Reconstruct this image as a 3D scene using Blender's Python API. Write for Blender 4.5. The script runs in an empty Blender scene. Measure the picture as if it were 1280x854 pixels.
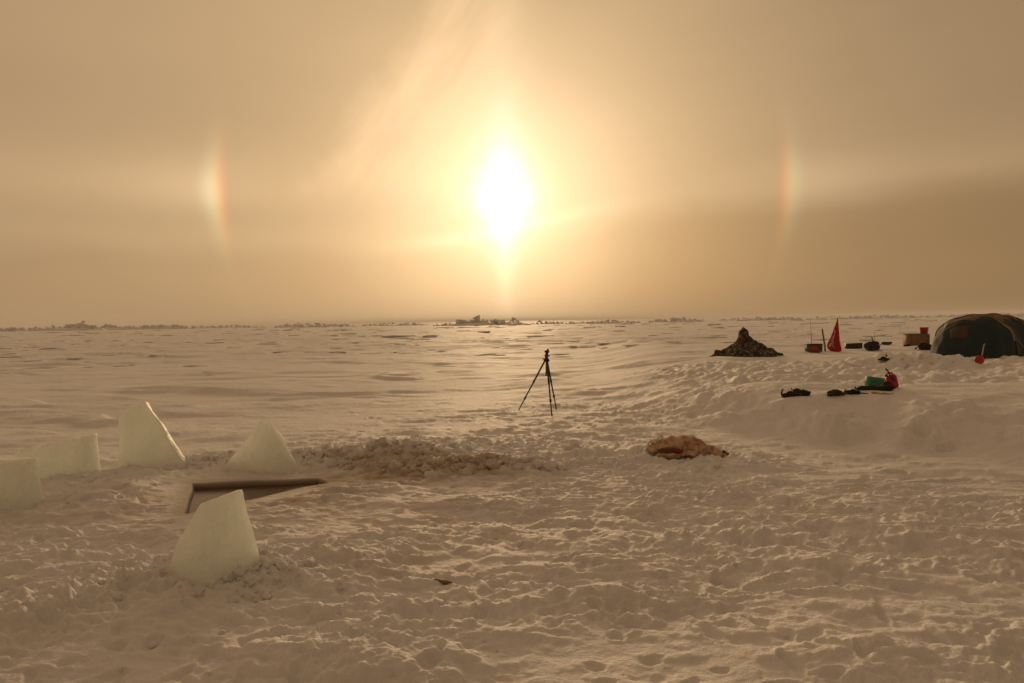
import bpy, bmesh, math, random
import numpy as np
from mathutils import Vector, Matrix

random.seed(7)
RNG = np.random.RandomState(11)
sc = bpy.context.scene
COL = sc.collection
R = math.radians

# ------------------------------------------------------------------ camera
CAM_H = 1.7
PITCH, ROLL = R(1.72), R(0.87)
F_PX = 880.0                                   # focal length in pixels of the 1280 px photograph
fwd = Vector((0, math.cos(PITCH), -math.sin(PITCH)))
up0 = Vector((0, math.sin(PITCH), math.cos(PITCH)))
rt0 = Vector((1, 0, 0))
c_rt = rt0 * math.cos(ROLL) - up0 * math.sin(ROLL)
c_up = rt0 * math.sin(ROLL) + up0 * math.cos(ROLL)
cam_d = bpy.data.cameras.new('camera')
cam = bpy.data.objects.new('camera', cam_d)
COL.objects.link(cam)
m = Matrix((c_rt, c_up, -fwd)).transposed().to_4x4()
m.translation = (0, 0, CAM_H)
cam.matrix_world = m
cam_d.sensor_width = 36.0
cam_d.lens = 36.0 * F_PX / 1280.0
cam_d.clip_start = 0.05
cam_d.clip_end = 20000
sc.camera = cam


def ray(px, py):
    d = fwd * F_PX + c_rt * (px - 640.0) + c_up * (427.0 - py)
    return d.normalized()


# ------------------------------------------------------------------ light and sky
SUN_DIR = ray(630, 246)
SUN_EL = math.asin(SUN_DIR.z)
SUN_AZ = math.atan2(SUN_DIR.x, SUN_DIR.y)       # from +Y towards +X
sc.view_settings.view_transform = 'Standard'
sc.view_settings.look = 'None'
sc.view_settings.exposure = 0.1
sc.view_settings.gamma = 1.0
sc.cycles.use_denoising = True
sc.cycles.max_bounces = 8
sc.cycles.volume_bounces = 1
sc.cycles.sample_clamp_indirect = 6.0

sun_l = bpy.data.lights.new('sun', 'SUN')
sun_l.energy = 1.2
sun_l.angle = R(10)
sun_l.color = (1.0, 0.68, 0.38)
sun_o = bpy.data.objects.new('sun', sun_l)
COL.objects.link(sun_o)
sun_o.rotation_euler = (-SUN_DIR).to_track_quat('-Z', 'Y').to_euler()

world = bpy.data.worlds.new('World')
sc.world = world
world.use_nodes = True
wn, wl = world.node_tree.nodes, world.node_tree.links
wn.clear()


class V:
    """A float socket with arithmetic."""
    nodes, links = wn, wl

    def __init__(s, sock): s.s = sock

    @classmethod
    def op(cls, name, *a, clamp=False):
        n = cls.nodes.new('ShaderNodeMath')
        n.operation = name
        n.use_clamp = clamp
        for i, x in enumerate(a):
            if isinstance(x, V): cls.links.new(x.s, n.inputs[i])
            else: n.inputs[i].default_value = float(x)
        return V(n.outputs[0])

    def __add__(a, b): return V.op('ADD', a, b)
    def __radd__(a, b): return V.op('ADD', b, a)
    def __sub__(a, b): return V.op('SUBTRACT', a, b)
    def __rsub__(a, b): return V.op('SUBTRACT', b, a)
    def __mul__(a, b): return V.op('MULTIPLY', a, b)
    def __rmul__(a, b): return V.op('MULTIPLY', b, a)
    def __truediv__(a, b): return V.op('DIVIDE', a, b)
    def __neg__(a): return V.op('MULTIPLY', a, -1.0)


def vexp(x): return V.op('EXPONENT', x)
def vabs(x): return V.op('ABSOLUTE', x)
def vmax(a, b): return V.op('MAXIMUM', a, b)
def vmin(a, b): return V.op('MINIMUM', a, b)
def gauss(x, s): return vexp(-((x / s) * (x / s)))
def vstep(x, a, b):
    n = V.nodes.new('ShaderNodeMapRange')
    n.interpolation_type = 'SMOOTHSTEP'
    V.links.new(x.s, n.inputs[0])
    n.inputs[1].default_value, n.inputs[2].default_value = a, b
    return V(n.outputs[0])
def skew(x, sl, sr):
    """gaussian with its own width on either side of zero"""
    return vexp(-((vmin(x, 0.0) / sl) * (vmin(x, 0.0) / sl)) - ((vmax(x, 0.0) / sr) * (vmax(x, 0.0) / sr)))
def vnoise(x, y, scale=1.0, detail=3.0, rough=0.5):
    c = V.nodes.new('ShaderNodeCombineXYZ')
    for i, q in enumerate((x, y)): V.links.new(q.s, c.inputs[i])
    n = V.nodes.new('ShaderNodeTexNoise')
    n.noise_dimensions = '2D'
    V.links.new(c.outputs[0], n.inputs['Vector'])
    n.inputs['Scale'].default_value = scale
    n.inputs['Detail'].default_value = detail
    n.inputs['Roughness'].default_value = rough
    return V(n.outputs[0])


tc = wn.new('ShaderNodeTexCoord')
nrm = wn.new('ShaderNodeVectorMath'); nrm.operation = 'NORMALIZE'
wl.new(tc.outputs['Generated'], nrm.inputs[0])
sep = wn.new('ShaderNodeSeparateXYZ')
wl.new(nrm.outputs[0], sep.inputs[0])
dx, dy, dz = (V(sep.outputs[i]) for i in range(3))
DEG = 180 / math.pi
el = V.op('ARCSINE', dz) * DEG
az = V.op('ARCTAN2', dx, dy) * DEG - SUN_AZ * DEG
dotn = wn.new('ShaderNodeVectorMath'); dotn.operation = 'DOT_PRODUCT'
wl.new(nrm.outputs[0], dotn.inputs[0])
dotn.inputs[1].default_value = SUN_DIR
gam = V.op('ARCCOSINE', vmin(V(dotn.outputs['Value']), 1.0)) * DEG
SE = SUN_EL * DEG
de = el - SE

# thin cloud: low veil with an uneven upper edge, cirrus with a slanting edge left of the sun
n1 = vnoise(az / 14.0, el / 3.0, 1.0, 4.0, 0.55)
n2 = vnoise(az / 30.0 + 7.3, el / 9.0 + 2.0, 1.0, 3.0, 0.5)
right = vstep(az, -2.0, 12.0)
edge = 5.3 + right * 3.4 + (n1 - 0.5) * 2.6
veil = vstep(edge - el, -1.0, 1.2)
cir_x = az - (-17.0 + 0.72 * vmin(de, 18.0)) + (vnoise(az / 9.0 + el / 7.0, el / 14.0 - az / 24.0, 1.3, 4.0, 0.6) - 0.5) * 5.0
cirrus = vstep(cir_x, -0.8, 3.2) * vstep(-1.0 * az, -6.0, 4.0) * vstep(de, -1.5, 2.5) * vexp(-vmax(cir_x, 0.0) / 16.0)
strand = vnoise(az / 5.0 - el / 6.5, el / 22.0 + az / 30.0, 2.2, 4.0, 0.6)
band = gauss(de - 0.3 + (n1 - 0.5) * 1.5, 1.7) * vstep(vabs(az), 10.0, 24.0) * (1.0 - vstep(vabs(az), 32.0, 60.0))
low_band = gauss(el - 6.6 - (n1 - 0.5) * 1.2, 1.1) * vstep(-1.0 * az, -2.0, 8.0) * (1.0 - vstep(vabs(az), 36.0, 70.0))
wisp = gauss(el - 7.4 - vmin(vmax(az, -12.0), 14.0) * 0.17 + (n1 - 0.5) * 1.2, 0.55) * gauss(az, 6.5)
pw = lambda x, e: V.op('POWER', x, e)
ce = pw(pw(vabs(az) / 2.35, 1.4) + pw(vmax(de, 0.0) / 3.9, 1.2) + pw(vmax(-de, 0.0) / 3.1, 1.4), 1 / 1.4)
core = vexp(-2.3 * pw(ce, 1.05))
halo2 = gauss(gam, 9.0)
pillar = gauss(az, 2.1) * skew(de, 8.0, 22.0)
pillar_low = gauss(az, 0.8) * skew(de, 7.0, 1.0)
top_arc = gauss(gam - 22.8, 3.0) * vstep(de, 12.0, 19.0) * gauss(az, 11.0)

dog_el = skew(de, 3.1, 2.8)
ring_el = skew(de, 9.0, 7.0)
dog_amp = vstep(-1.0 * az, -1.0, 1.0) * 0.09 + 0.15
side = gauss(de, 1.9) * skew(gam - 22.6, 0.7, 4.5) + 1.5 * gauss(de, 1.5) * gauss(gam - 22.3, 0.7) * vstep(-1.0 * az, -1.0, 1.0)


def channel(a0, a1, s1, kcore, khalo, kdog, dog_c, dl, dr, kveil):
    base = a0 + a1 * vexp(-(gam / s1))
    base = base * (1.0 - veil * kveil * (0.35 + 0.85 * right)) * (0.90 + 0.20 * n2)
    base = base * (1.0 + cirrus * (0.31 + 0.60 * (strand - 0.5)) + band * 0.15 + low_band * 0.07 + top_arc * 0.16)
    base = base * (1.0 - 0.22 * vstep(az, 1.0, 34.0))
    t = gam - dog_c
    dog = skew(t, dl, dr)
    base = base + dog * (dog_el * dog_amp + ring_el * 0.012) * kdog + side * (0.15 * khalo)
    base = base + core * kcore + halo2 * khalo + pillar * (0.20 * khalo) + pillar_low * (0.85 * khalo) + wisp * (0.48 * khalo)
    return vmax(base, 0.0)


cr = channel(0.182, 0.450, 50.0, 2.3, 0.45, 0.95, 21.5, 0.42, 0.72, 0.16)
cg = channel(0.110, 0.322, 47.0, 2.05, 0.37, 0.66, 21.85, 0.46, 0.64, 0.20)
cb = channel(0.060, 0.172, 44.0, 2.9, 0.245, 0.30, 22.0, 0.50, 0.62, 0.25)
comb = wn.new('ShaderNodeCombineColor')
for i, c in enumerate((cr, cg, cb)): wl.new(c.s, comb.inputs[i])
bg_h = wn.new('ShaderNodeBackground')
wl.new(comb.outputs[0], bg_h.inputs['Color'])
bg_h.inputs['Strength'].default_value = 1.0
# clear sky showing faintly through the ice-crystal haze
sky = wn.new('ShaderNodeTexSky')
sky.sky_type = 'NISHITA'
sky.sun_disc = False
sky.sun_elevation = SUN_EL
sky.sun_rotation = SUN_AZ
sky.dust_density = 4.0
tint = wn.new('ShaderNodeMix'); tint.data_type = 'RGBA'; tint.blend_type = 'MULTIPLY'
tint.inputs[0].default_value = 1.0
wl.new(sky.outputs[0], tint.inputs[6])
tint.inputs[7].default_value = (0.085, 0.068, 0.048, 1)
bg_s = wn.new('ShaderNodeBackground')
wl.new(tint.outputs[2], bg_s.inputs['Color'])
bg_s.inputs['Strength'].default_value = 0.05
add = wn.new('ShaderNodeAddShader')
wl.new(bg_h.outputs[0], add.inputs[0]); wl.new(bg_s.outputs[0], add.inputs[1])
wo = wn.new('ShaderNodeOutputWorld')
wl.new(add.outputs[0], wo.inputs[0])

# ------------------------------------------------------------------ numeric noise
_perm = RNG.permutation(256).astype(np.int64)
_perm = np.concatenate([_perm, _perm])
_ang = RNG.rand(256) * 2 * np.pi
_gx, _gy = np.cos(_ang), np.sin(_ang)


def gn(x, y, seed=0):
    """2D gradient noise, about -0.7..0.7"""
    xi = np.floor(x).astype(np.int64); yi = np.floor(y).astype(np.int64)
    fx, fy = x - xi, y - yi
    u = fx * fx * fx * (fx * (fx * 6 - 15) + 10)
    v = fy * fy * fy * (fy * (fy * 6 - 15) + 10)

    def g(ix, iy, ax, ay):
        h = _perm[(_perm[(ix + seed * 37) & 255] + iy + seed * 11) & 255]
        return _gx[h] * ax + _gy[h] * ay
    a = g(xi, yi, fx, fy); b = g(xi + 1, yi, fx - 1, fy)
    c = g(xi, yi + 1, fx, fy - 1); d = g(xi + 1, yi + 1, fx - 1, fy - 1)
    return (a + u * (b - a)) + v * ((c + u * (d - c)) - (a + u * (b - a)))


def S(x, a=0.0, b=1.0):
    t = np.clip((x - a) / (b - a), 0, 1)
    return t * t * (3 - 2 * t)


def bump(X, Y, cx, cy, rx, ry, rot=0.0):
    c, s = math.cos(rot), math.sin(rot)
    u = ((X - cx) * c + (Y - cy) * s) / rx
    v = (-(X - cx) * s + (Y - cy) * c) / ry
    return np.exp(-(u * u + v * v))


# ------------------------------------------------------------------ the snow surface
HOLE = np.array([(-2.98, 6.30), (-3.47, 7.52), (-2.16, 7.70), (-1.99, 7.46)])
WATER_Z = -0.055


def poly_sd(X, Y, P):
    """signed distance to a convex polygon given clockwise, negative inside"""
    n = len(P)
    best = np.full(X.shape, 1e9); inside = np.full(X.shape, -1e9)
    for i in range(n):
        a, b = P[i], P[(i + 1) % n]
        ex, ey = b - a
        L = math.hypot(ex, ey)
        t = np.clip(((X - a[0]) * ex + (Y - a[1]) * ey) / (L * L), 0, 1)
        d = np.hypot(X - a[0] - t * ex, Y - a[1] - t * ey)
        best = np.minimum(best, d)
        inside = np.maximum(inside, (-(X - a[0]) * ey + (Y - a[1]) * ex) / L)
    return np.where(inside < 0, -best, best)


BANK_X = [-2, 1.2, 2.2, 3.2, 4.2, 5.6, 9, 30]
BANK_Y = [15, 13.5, 11.6, 9.8, 8.4, 7.9, 7.7, 7.7]


def plateau(X, Y):
    yb = np.interp(X, BANK_X, BANK_Y)
    w = np.interp(X, [0, 2, 4, 6], [5, 4.2, 3.2, 3.0])
    wob = 0.50 * gn(X * 0.5, Y * 0.5, 31) + 0.2 * gn(X * 1.3, Y * 1.3, 32)
    t = S((Y - yb + wob) / w)
    left = S(X - 0.10 * np.maximum(Y - 10, 0), 0.4, 4.6)
    far = 1 - S(Y, 28, 60) * 0.8
    return 0.44 * t * left * far, t


def trample(X, Y):
    """0 = smooth wind-packed snow, 1 = trodden"""
    r = np.hypot(X, Y)
    lo = gn(X * 0.32, Y * 0.42, 3) + 0.5 * gn(X * 0.8, Y * 1.0, 4)
    m = 1 - S(r + lo * 1.5, 8.6, 11.0)
    m = np.maximum(m, 0.85 * S(X, 2.4, 3.6) * S(Y, 11.6, 12.6) * (1 - S(Y, 17.5, 22)))       # round the tent
    m = np.maximum(m, 0.80 * bump(X, Y, 1.8, 12.0, 2.9, 2.6))                                 # tripod
    m = np.maximum(m, 0.80 * bump(X, Y, 0.2, 9.6, 2.6, 1.6))
    sm = S(X + 0.6 * lo, 2.3, 3.3) * S(Y + 0.5 * lo, 6.3, 7.1) * (1 - S(Y, 10.8, 11.6))       # drift foot
    m = m * (1 - 0.86 * sm)
    sm2 = bump(X, Y, 0.25, 3.4, 0.55, 0.42) + bump(X, Y, 1.2, 3.3, 0.5, 0.3) + bump(X, Y, -1.9, 3.3, 0.5, 0.35)
    m = m * (1 - 0.80 * np.clip(sm2, 0, 1))
    pat = S(gn(X * 0.55 + 9, Y * 0.9, 5), 0.12, 0.34)
    return m * (1 - 0.65 * pat)


def H(X, Y, full=False):
    X = np.asarray(X, float); Y = np.asarray(Y, float)
    r = np.hypot(X, Y)
    near = 1 - S(r, 60, 160)
    z = 0.10 * gn(X * 0.09, Y * 0.13, 1) * S(r, 6, 16) + 0.25 * gn(X * 0.02, Y * 0.03, 2) * S(r, 20, 80)
    pl, tb = plateau(X, Y)
    z = z + pl
    # the wind drift in front of the middle distance
    wx = X + 2.2 * gn(X * 0.25, Y * 0.4, 7); wy = Y + 1.7 * gn(X * 0.23, Y * 0.36, 8) + 0.5 * gn(X * 0.9, Y * 1.1, 9)
    tr = trample(X, Y)
    sas = 0
    for k, (fx, fy, a, w) in enumerate(((0.13, 0.34, 0.075, 0.06), (0.30, 0.80, 0.050, 0.08), (0.75, 1.7, 0.026, 0.12))):
        n = gn(wx * fx, wy * fy, 12 + k)
        gate = S(gn(X * fx * 0.6 + 5, Y * fy * 0.5, 17 + k), -0.10, 0.32)
        sas = sas + a * gate * (S(n, -w, w) + 0.5 * n)
    sas = sas * (1 - 0.75 * tr) * S(r, 5, 9)
    z = z + sas * np.where(r > 40, 1.5, 1.0) * (1 - 0.6 * S(Y, 7, 8.5) * (1 - S(Y, 10.5, 12)) * S(X, 2, 3))
    # long smooth swells under the trodden snow
    z = z + tr * (0.05 * gn(X * 0.9, Y * 1.1, 21))
    # heaps
    z = z + 0.19 * bump(X, Y, -1.95, 4.72, 0.45, 0.34) + 0.07 * bump(X, Y, -2.2, 4.40, 0.75, 0.35)       # round the nearest block
    slush = bump(X, Y, -1.55, 8.5, 1.35, 0.36, -0.05) + 0.8 * bump(X, Y, -0.55, 7.95, 0.72, 0.22, 0.05)
    z = z + 0.15 * slush + 0.09 * bump(X, Y, -1.0, 9.4, 1.6, 0.5) + 0.08 * bump(X, Y, -4.0, 8.5, 0.9, 0.25) + 0.06 * bump(X, Y, -4.2, 7.9, 0.6, 0.2)
    z = z + 0.11 * bump(X, Y, 1.95, 8.6, 0.7, 0.35) + 0.10 * bump(X, Y, -3.2, 8.25, 0.4, 0.3)
    z = z + 0.36 * bump(X, Y, 9.35, 16.9, 0.8, 0.55) + 0.20 * bump(X, Y, 10.2, 16.2, 0.8, 0.35) + 0.12 * bump(X, Y, 8.5, 17.2, 0.6, 0.4)    # snow thrown up against the tent
    z = z - 0.10 * bump(X, Y, 4.6, 9.3, 0.45, 0.22, 0.6) - 0.08 * bump(X, Y, 5.3, 8.6, 0.3, 0.3) + 0.05 * bump(X, Y, 5.0, 9.0, 0.6, 0.15, 0.8)
    face = S(tb, 0.02, 0.3) * (1 - S(tb, 0.75, 1.0)) * S(X, 2.4, 3.6)
    z = z + face * (0.13 * np.abs(gn(X * 1.5 + 3, Y * 1.1, 33)) + 0.11 * np.abs(gn(X * 3.2, Y * 2.2, 34)) + 0.035 * np.abs(gn(X * 6, Y * 5, 35))) * (0.5 + S(gn(X * .9, Y * .9, 36), -.2, .2))
    if full:
        lump = 0
        for k, (f, a) in enumerate(((2.1, 0.050), (4.4, 0.044), (9.2, 0.044), (18, 0.026), (36, 0.010))):
            n = np.abs(gn(X * f * 0.78 + 0.5 * gn(X * f, Y * f, 51), Y * f * 1.2 + 0.3 * gn(X * f * .6, Y * f * .6, 52), 40 + k))
            lump = lump + a * (n * 1.6 - 0.25) * (1 - S(r * f, 120, 380))
        chop = S(gn(X * 0.9, Y * 1.2, 60), -0.35, 0.35)
        heap = np.clip(slush * 1.5 + 1.25 * bump(X, Y, -2.0, 4.55, 0.75, 0.45) + bump(X, Y, -1.0, 9.4, 1.8, 0.5)
                       + bump(X, Y, -3.1, 8.35, 1.5, 0.22) + bump(X, Y, 1.9, 8.5, 0.9, 0.45), 0, 1.5)
        flat = bump(X, Y, -1.0, 6.6, 1.5, 0.8) + bump(X, Y, -3.6, 6.2, 1.3, 0.5, 0.2) + bump(X, Y, -3.7, 4.9, 1.0, 0.35, 0.5)
        camp = S(X, 3.0, 4.5) * S(Y, 12.0, 13.0) * (1 - S(Y, 18.0, 21))
        z = z + camp * (0.24 * np.abs(gn(X * 1.7, Y * 1.5, 57)) + 0.17 * np.abs(gn(X * 3.4 + 3, Y * 2.6, 58)) - 0.06)
        amp = tr * (0.30 + 0.42 * chop) * (1 - 0.55 * np.clip(flat, 0, 1)) + 0.75 * heap
        z = z + lump * amp
        led = 0
        for f, a, w in ((1.1, 0.030, 0.05), (2.3, 0.020, 0.06), (4.9, 0.011, 0.08)):
            q = gn(X * f + 0.6 * gn(X * f * 1.7, Y * f * 1.7, 53), Y * f * 1.9, 54)
            led = led + a * (S(q, -w, w) + 0.8 * q) * S(gn(X * f * .7, Y * f, 56), -0.25, 0.1)
        z = z + led * (0.25 + 0.75 * tr) * (1 - S(r, 14, 25))
        fine = gn(X * 7, Y * 9, 70) * 0.006 + gn(X * 15, Y * 19, 71) * 0.0035
        z = z + fine * (0.35 + 0.65 * tr) * (1 - S(r, 18, 40))
        # wind ripples on the packed snow
        z = z + 0.008 * (1 - tr) * gn(X * 1.2 + gn(X, Y, 73), Y * 5.5, 72) * (1 - S(r, 25, 60))
    # the sawn hole
    sd = poly_sd(X, Y, HOLE)
    if full: sd = sd + 0.03 * gn(X * 2.3, Y * 2.3, 81)
    lip = 1 - S(sd, 0.05, 0.70)
    z = z * (1 - 0.92 * lip)
    z = z - 0.40 * (1 - S(sd, -0.11, 0.0))
    return z


def at(px, py, dmax=400.0):
    """the point of the snow surface seen at a pixel of the photograph"""
    d = ray(px, py)
    t = np.geomspace(2.0, dmax, 6000)
    zz = CAM_H + t * d.z - H(t * d.x, t * d.y)
    k = np.argmax(zz < 0) if (zz < 0).any() else len(t) - 1
    return Vector((t[k] * d.x, t[k] * d.y, float(H(t[k] * d.x, t[k] * d.y))))


def mpp(p):
    """metres per photograph pixel at a point"""
    return (p - Vector((0, 0, CAM_H))).dot(fwd) / F_PX


# ------------------------------------------------------------------ materials
def mat(name, color, rough=0.7, spec=0.3, metallic=0.0, noise=0.0, scale=8.0, bump_s=0.0, bump_scale=30.0, color2=None, detail=4.0):
    mt = bpy.data.materials.new(name)
    mt.use_nodes = True
    n, l = mt.node_tree.nodes, mt.node_tree.links
    b = n['Principled BSDF']
    b.inputs['Roughness'].default_value = rough
    b.inputs['Specular IOR Level'].default_value = spec
    b.inputs['Metallic'].default_value = metallic
    t = n.new('ShaderNodeTexCoord')
    if noise or color2:
        x = n.new('ShaderNodeTexNoise')
        x.inputs['Scale'].default_value = scale
        x.inputs['Detail'].default_value = detail
        l.new(t.outputs['Object'], x.inputs['Vector'])
        r_ = n.new('ShaderNodeValToRGB')
        c2 = color2 or tuple(c * (1 - noise) for c in color)
        r_.color_ramp.elements[0].position = 0.36
        r_.color_ramp.elements[1].position = 0.64
        r_.color_ramp.elements[0].color = (*c2, 1)
        r_.color_ramp.elements[1].color = (*color, 1)
        l.new(x.outputs[0], r_.inputs[0])
        l.new(r_.outputs[0], b.inputs['Base Color'])
    else:
        b.inputs['Base Color'].default_value = (*color, 1)
    if bump_s:
        x2 = n.new('ShaderNodeTexNoise')
        x2.inputs['Scale'].default_value = bump_scale
        x2.inputs['Detail'].default_value = 5
        l.new(t.outputs['Object'], x2.inputs['Vector'])
        bp = n.new('ShaderNodeBump')
        bp.inputs['Strength'].default_value = bump_s
        bp.inputs['Distance'].default_value = 0.02
        l.new(x2.outputs[0], bp.inputs['Height'])
        l.new(bp.outputs[0], b.inputs['Normal'])
    return mt


def snow_material():
    mt = bpy.data.materials.new('snow')
    mt.use_nodes = True
    n, l = mt.node_tree.nodes, mt.node_tree.links
    b = n['Principled BSDF']
    t = n.new('ShaderNodeTexCoord')
    a = n.new('ShaderNodeAttribute'); a.attribute_name = 'stain'
    big = n.new('ShaderNodeTexNoise'); big.inputs['Scale'].default_value = 0.9; big.inputs['Detail'].default_value = 5
    l.new(t.outputs['Object'], big.inputs['Vector'])
    base = n.new('ShaderNodeMix'); base.data_type = 'RGBA'
    base.inputs[6].default_value = (0.80, 0.81, 0.84, 1)
    base.inputs[7].default_value = (0.90, 0.90, 0.90, 1)
    l.new(big.outputs[0], base.inputs[0])
    st = n.new('ShaderNodeMix'); st.data_type = 'RGBA'
    l.new(a.outputs['Fac'], st.inputs[0])
    l.new(base.outputs[2], st.inputs[6])
    st.inputs[7].default_value = (0.42, 0.30, 0.19, 1)
    wa = n.new('ShaderNodeAttribute'); wa.attribute_name = 'wet'
    wm = n.new('ShaderNodeMix'); wm.data_type = 'RGBA'
    l.new(wa.outputs['Fac'], wm.inputs[0]); l.new(st.outputs[2], wm.inputs[6])
    wm.inputs[7].default_value = (0.13, 0.085, 0.05, 1)
    l.new(wm.outputs[2], b.inputs['Base Color'])
    b.inputs['Roughness'].default_value = 0.68
    b.inputs['Specular IOR Level'].default_value = 0.20
    f1 = n.new('ShaderNodeTexNoise'); f1.inputs['Scale'].default_value = 55; f1.inputs['Detail'].default_value = 6; f1.inputs['Roughness'].default_value = 0.65
    l.new(t.outputs['Object'], f1.inputs['Vector'])
    bp = n.new('ShaderNodeBump')
    bp.inputs['Strength'].default_value = 0.6
    bp.inputs['Distance'].default_value = 0.016
    f2 = n.new('ShaderNodeTexNoise'); f2.inputs['Scale'].default_value = 17; f2.inputs['Detail'].default_value = 4
    l.new(t.outputs['Object'], f2.inputs['Vector'])
    fm = n.new('ShaderNodeMath'); fm.operation = 'MULTIPLY_ADD'
    l.new(f2.outputs[0], fm.inputs[0]); fm.inputs[1].default_value = 1.6; l.new(f1.outputs[0], fm.inputs[2])
    l.new(fm.outputs[0], bp.inputs['Height'])
    l.new(bp.outputs[0], b.inputs['Normal'])
    return mt


def ice_material():
    mt = bpy.data.materials.new('sea_ice')
    mt.use_nodes = True
    n, l = mt.node_tree.nodes, mt.node_tree.links
    b = n['Principled BSDF']
    t = n.new('ShaderNodeTexCoord')
    x = n.new('ShaderNodeTexNoise'); x.inputs['Scale'].default_value = 5.0; x.inputs['Detail'].default_value = 5
    l.new(t.outputs['Object'], x.inputs['Vector'])
    mx = n.new('ShaderNodeMix'); mx.data_type = 'RGBA'
    l.new(x.outputs[0], mx.inputs[0])
    mx.inputs[6].default_value = (0.88, 0.92, 0.87, 1)
    mx.inputs[7].default_value = (0.96, 0.96, 0.95, 1)
    mp0 = n.new('ShaderNodeMapping'); mp0.inputs['Scale'].default_value = (7, 7, 1.6); mp0.inputs['Rotation'].default_value = (0.15, -0.3, 0.4)
    l.new(t.outputs['Object'], mp0.inputs['Vector'])
    x0 = n.new('ShaderNodeTexNoise'); x0.inputs['Scale'].default_value = 1.0; x0.inputs['Detail'].default_value = 6; x0.inputs['Roughness'].default_value = 0.7
    l.new(mp0.outputs[0], x0.inputs['Vector'])
    rr = n.new('ShaderNodeMapRange'); l.new(x0.outputs[0], rr.inputs[0])
    rr.inputs[1].default_value = 0.35; rr.inputs[2].default_value = 0.68; rr.inputs[3].default_value = 0.0; rr.inputs[4].default_value = 0.55
    mx2 = n.new('ShaderNodeMix'); mx2.data_type = 'RGBA'
    l.new(rr.outputs[0], mx2.inputs[0]); l.new(mx.outputs[2], mx2.inputs[6]); mx2.inputs[7].default_value = (0.70, 0.79, 0.72, 1)
    l.new(mx2.outputs[2], b.inputs['Base Color'])
    b.inputs['Subsurface Weight'].default_value = 1.0
    b.inputs['Subsurface Radius'].default_value = (0.40, 0.43, 0.42)
    b.inputs['Subsurface Scale'].default_value = 0.42
    b.inputs['Subsurface Anisotropy'].default_value = 0.3
    b.inputs['Roughness'].default_value = 0.38
    b.inputs['Specular IOR Level'].default_value = 0.4
    f1 = n.new('ShaderNodeTexNoise'); f1.inputs['Scale'].default_value = 14; f1.inputs['Detail'].default_value = 6
    l.new(t.outputs['Object'], f1.inputs['Vector'])
    bp = n.new('ShaderNodeBump'); bp.inputs['Strength'].default_value = 0.6; bp.inputs['Distance'].default_value = 0.05
    mp = n.new('ShaderNodeMapping'); mp.inputs['Scale'].default_value = (22, 22, 2.2); mp.inputs['Rotation'].default_value = (0.1, 0.25, 0)
    l.new(t.outputs['Object'], mp.inputs['Vector'])
    f2 = n.new('ShaderNodeTexNoise'); f2.inputs['Scale'].default_value = 1.0; f2.inputs['Detail'].default_value = 3
    l.new(mp.outputs[0], f2.inputs['Vector'])
    fm = n.new('ShaderNodeMath'); fm.operation = 'MULTIPLY_ADD'
    l.new(f2.outputs[0], fm.inputs[0]); fm.inputs[1].default_value = 0.5; l.new(f1.outputs[0], fm.inputs[2])
    l.new(fm.outputs[0], bp.inputs['Height']); l.new(bp.outputs[0], b.inputs['Normal'])
    tl = n.new('ShaderNodeBsdfTranslucent'); tl.inputs['Color'].default_value = (0.95, 0.97, 0.92, 1)
    l.new(bp.outputs[0], tl.inputs['Normal'])
    ms = n.new('ShaderNodeMixShader'); ms.inputs[0].default_value = 0.44
    l.new(b.outputs[0], ms.inputs[1]); l.new(tl.outputs[0], ms.inputs[2])
    l.new(ms.outputs[0], n['Material Output'].inputs['Surface'])
    return mt


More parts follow.
